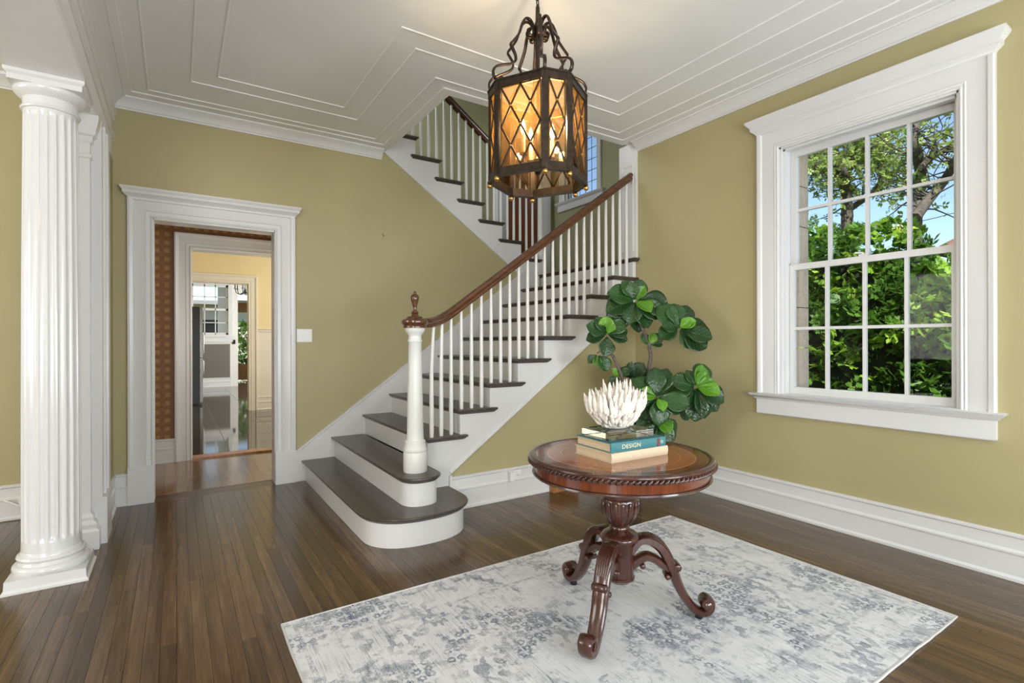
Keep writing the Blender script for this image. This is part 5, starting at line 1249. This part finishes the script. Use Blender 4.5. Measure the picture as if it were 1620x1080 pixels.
limb_tree('oak_tree', 'gnarled tree with twisting pale branches above the hedge', [
    (13.5, 0.15, 0.07, [(1340, 345), (1338, 300), (1332, 270), (1324, 246), (1314, 228), (1308, 205)]),
    (13.5, 0.07, 0.03, [(1335, 280), (1350, 262), (1358, 240), (1372, 225), (1380, 200)]),
    (13.0, 0.06, 0.03, [(1330, 290), (1310, 272), (1292, 264), (1272, 262), (1250, 250)]),
    (14.0, 0.09, 0.03, [(1345, 330), (1385, 300), (1397, 272), (1394, 240), (1400, 205), (1405, 170)]),
    (14.0, 0.05, 0.02, [(1396, 265), (1375, 258), (1360, 250)])], TL1, 2600, 8)
tree('garden_tree', (10.8, 5.3, -0.6), 3.3, 'bushy green tree rising just behind the hedge', 15, HF1, 1500, 0.8, 0.06, (0, -0.1), 0.12, 0.5)
nb = empty('neighbour_house', (21.0, 4.2, -0.6)); tag(nb, 'brick house with brown roof partly hidden behind the trees', 'house')
BRK = paint('brick_red', (0.24, 0.13, 0.09), 0.9, 0.15); ROOFM = paint('brown_shingles', (0.16, 0.085, 0.06), 0.9, 0.2)
MB().box(0, 6, -7, 2.0, 0, 4.7).build('wall', BRK, nb)
MB().loft([[(-0.5, -7.5, 4.7), (6.5, -7.5, 4.7), (6.5, 2.5, 4.7), (-0.5, 2.5, 4.7)], [(2.5, -4.5, 7.0), (3.5, -4.5, 7.0), (3.5, -0.5, 7.0), (2.5, -0.5, 7.0)]]).build('roof', ROOFM, nb)
w_ = MB().box(-0.04, 0.02, -1.6, -0.4, 1.0, 2.4).build('window', WHITE, nb); MB().box(-0.05, -0.03, -1.5, -0.5, 1.1, 2.3).build('pane', BLACK, w_)
pl_ = empty('power_line', (15.5, 3.5, 4.9)); tag(pl_, 'thin dark power line crossing the sky beside the roof', 'power line')
PA, PB = Dp(1425, 357, 16.0), Dp(1535, 330, 16.0); O3 = Vector((15.5, 3.5, 4.9)); PM = (PB-PA)
MB().tube([PA-PM*2.0-O3, PA-O3, PA+PM*0.5-Vector((0, 0, 0.02))-O3, PB-O3, PB+PM*2.0-O3], 0.012, 6).build('cable_wire', BLACK, pl_, 60)
# garden seen through the far kitchen window and porch door
pw_ = empty('garden_wall', (1.5, 24, -0.35)); tag(pw_, 'pale stucco garden building behind the kitchen', 'building')
STUC = paint('pale_stucco', (0.62, 0.56, 0.48), 0.9, 0.06)
MB().box(-6, 6, 0, 0.3, 0, 3.1).build('wall', STUC, pw_); MB().box(-6.4, 6.4, -0.5, 0.5, 3.1, 3.25).build('roof', paint('grey_roof_edge', (0.3, 0.3, 0.31), 0.8), pw_)
MB().box(-1.2, 0.0, -0.03, 0.05, 1.2, 2.5).build('window', BLACK, pw_)
sh = empty('porch_shrub', (2.45, 20.3, -0.35)); tag(sh, 'bushy shrub outside the glazed porch door', 'shrub')
ms = MB()
for i in range(900):
    a, b = hr.uniform(0, 6.28), hr.random(); r_ = 0.75*math.sqrt(hr.random()); z_ = 0.3+2.0*b
    leaflets(ms, (r_*math.cos(a), 0.5*r_*math.sin(a), z_), (hr.uniform(-1, 1), -0.7, hr.uniform(-0.4, 0.8)), 3, 0.11, 0.04)
tag(ms.build('foliage', HF1, sh), None, None, None, 'stuff')
MB().tube([(0, 0, 0), (0.05, 0, 0.8), (0.0, 0.03, 1.8)], [0.04, 0.03, 0.012], 8).build('stem', TRB, sh)

for me in bpy.data.meshes:
    if len(me.polygons) < 40000 and me.name.split('.')[0] not in ('foliage', 'new_growth', 'crown', 'leaf', 'plank', 'tile'):
        fix_normals(me)
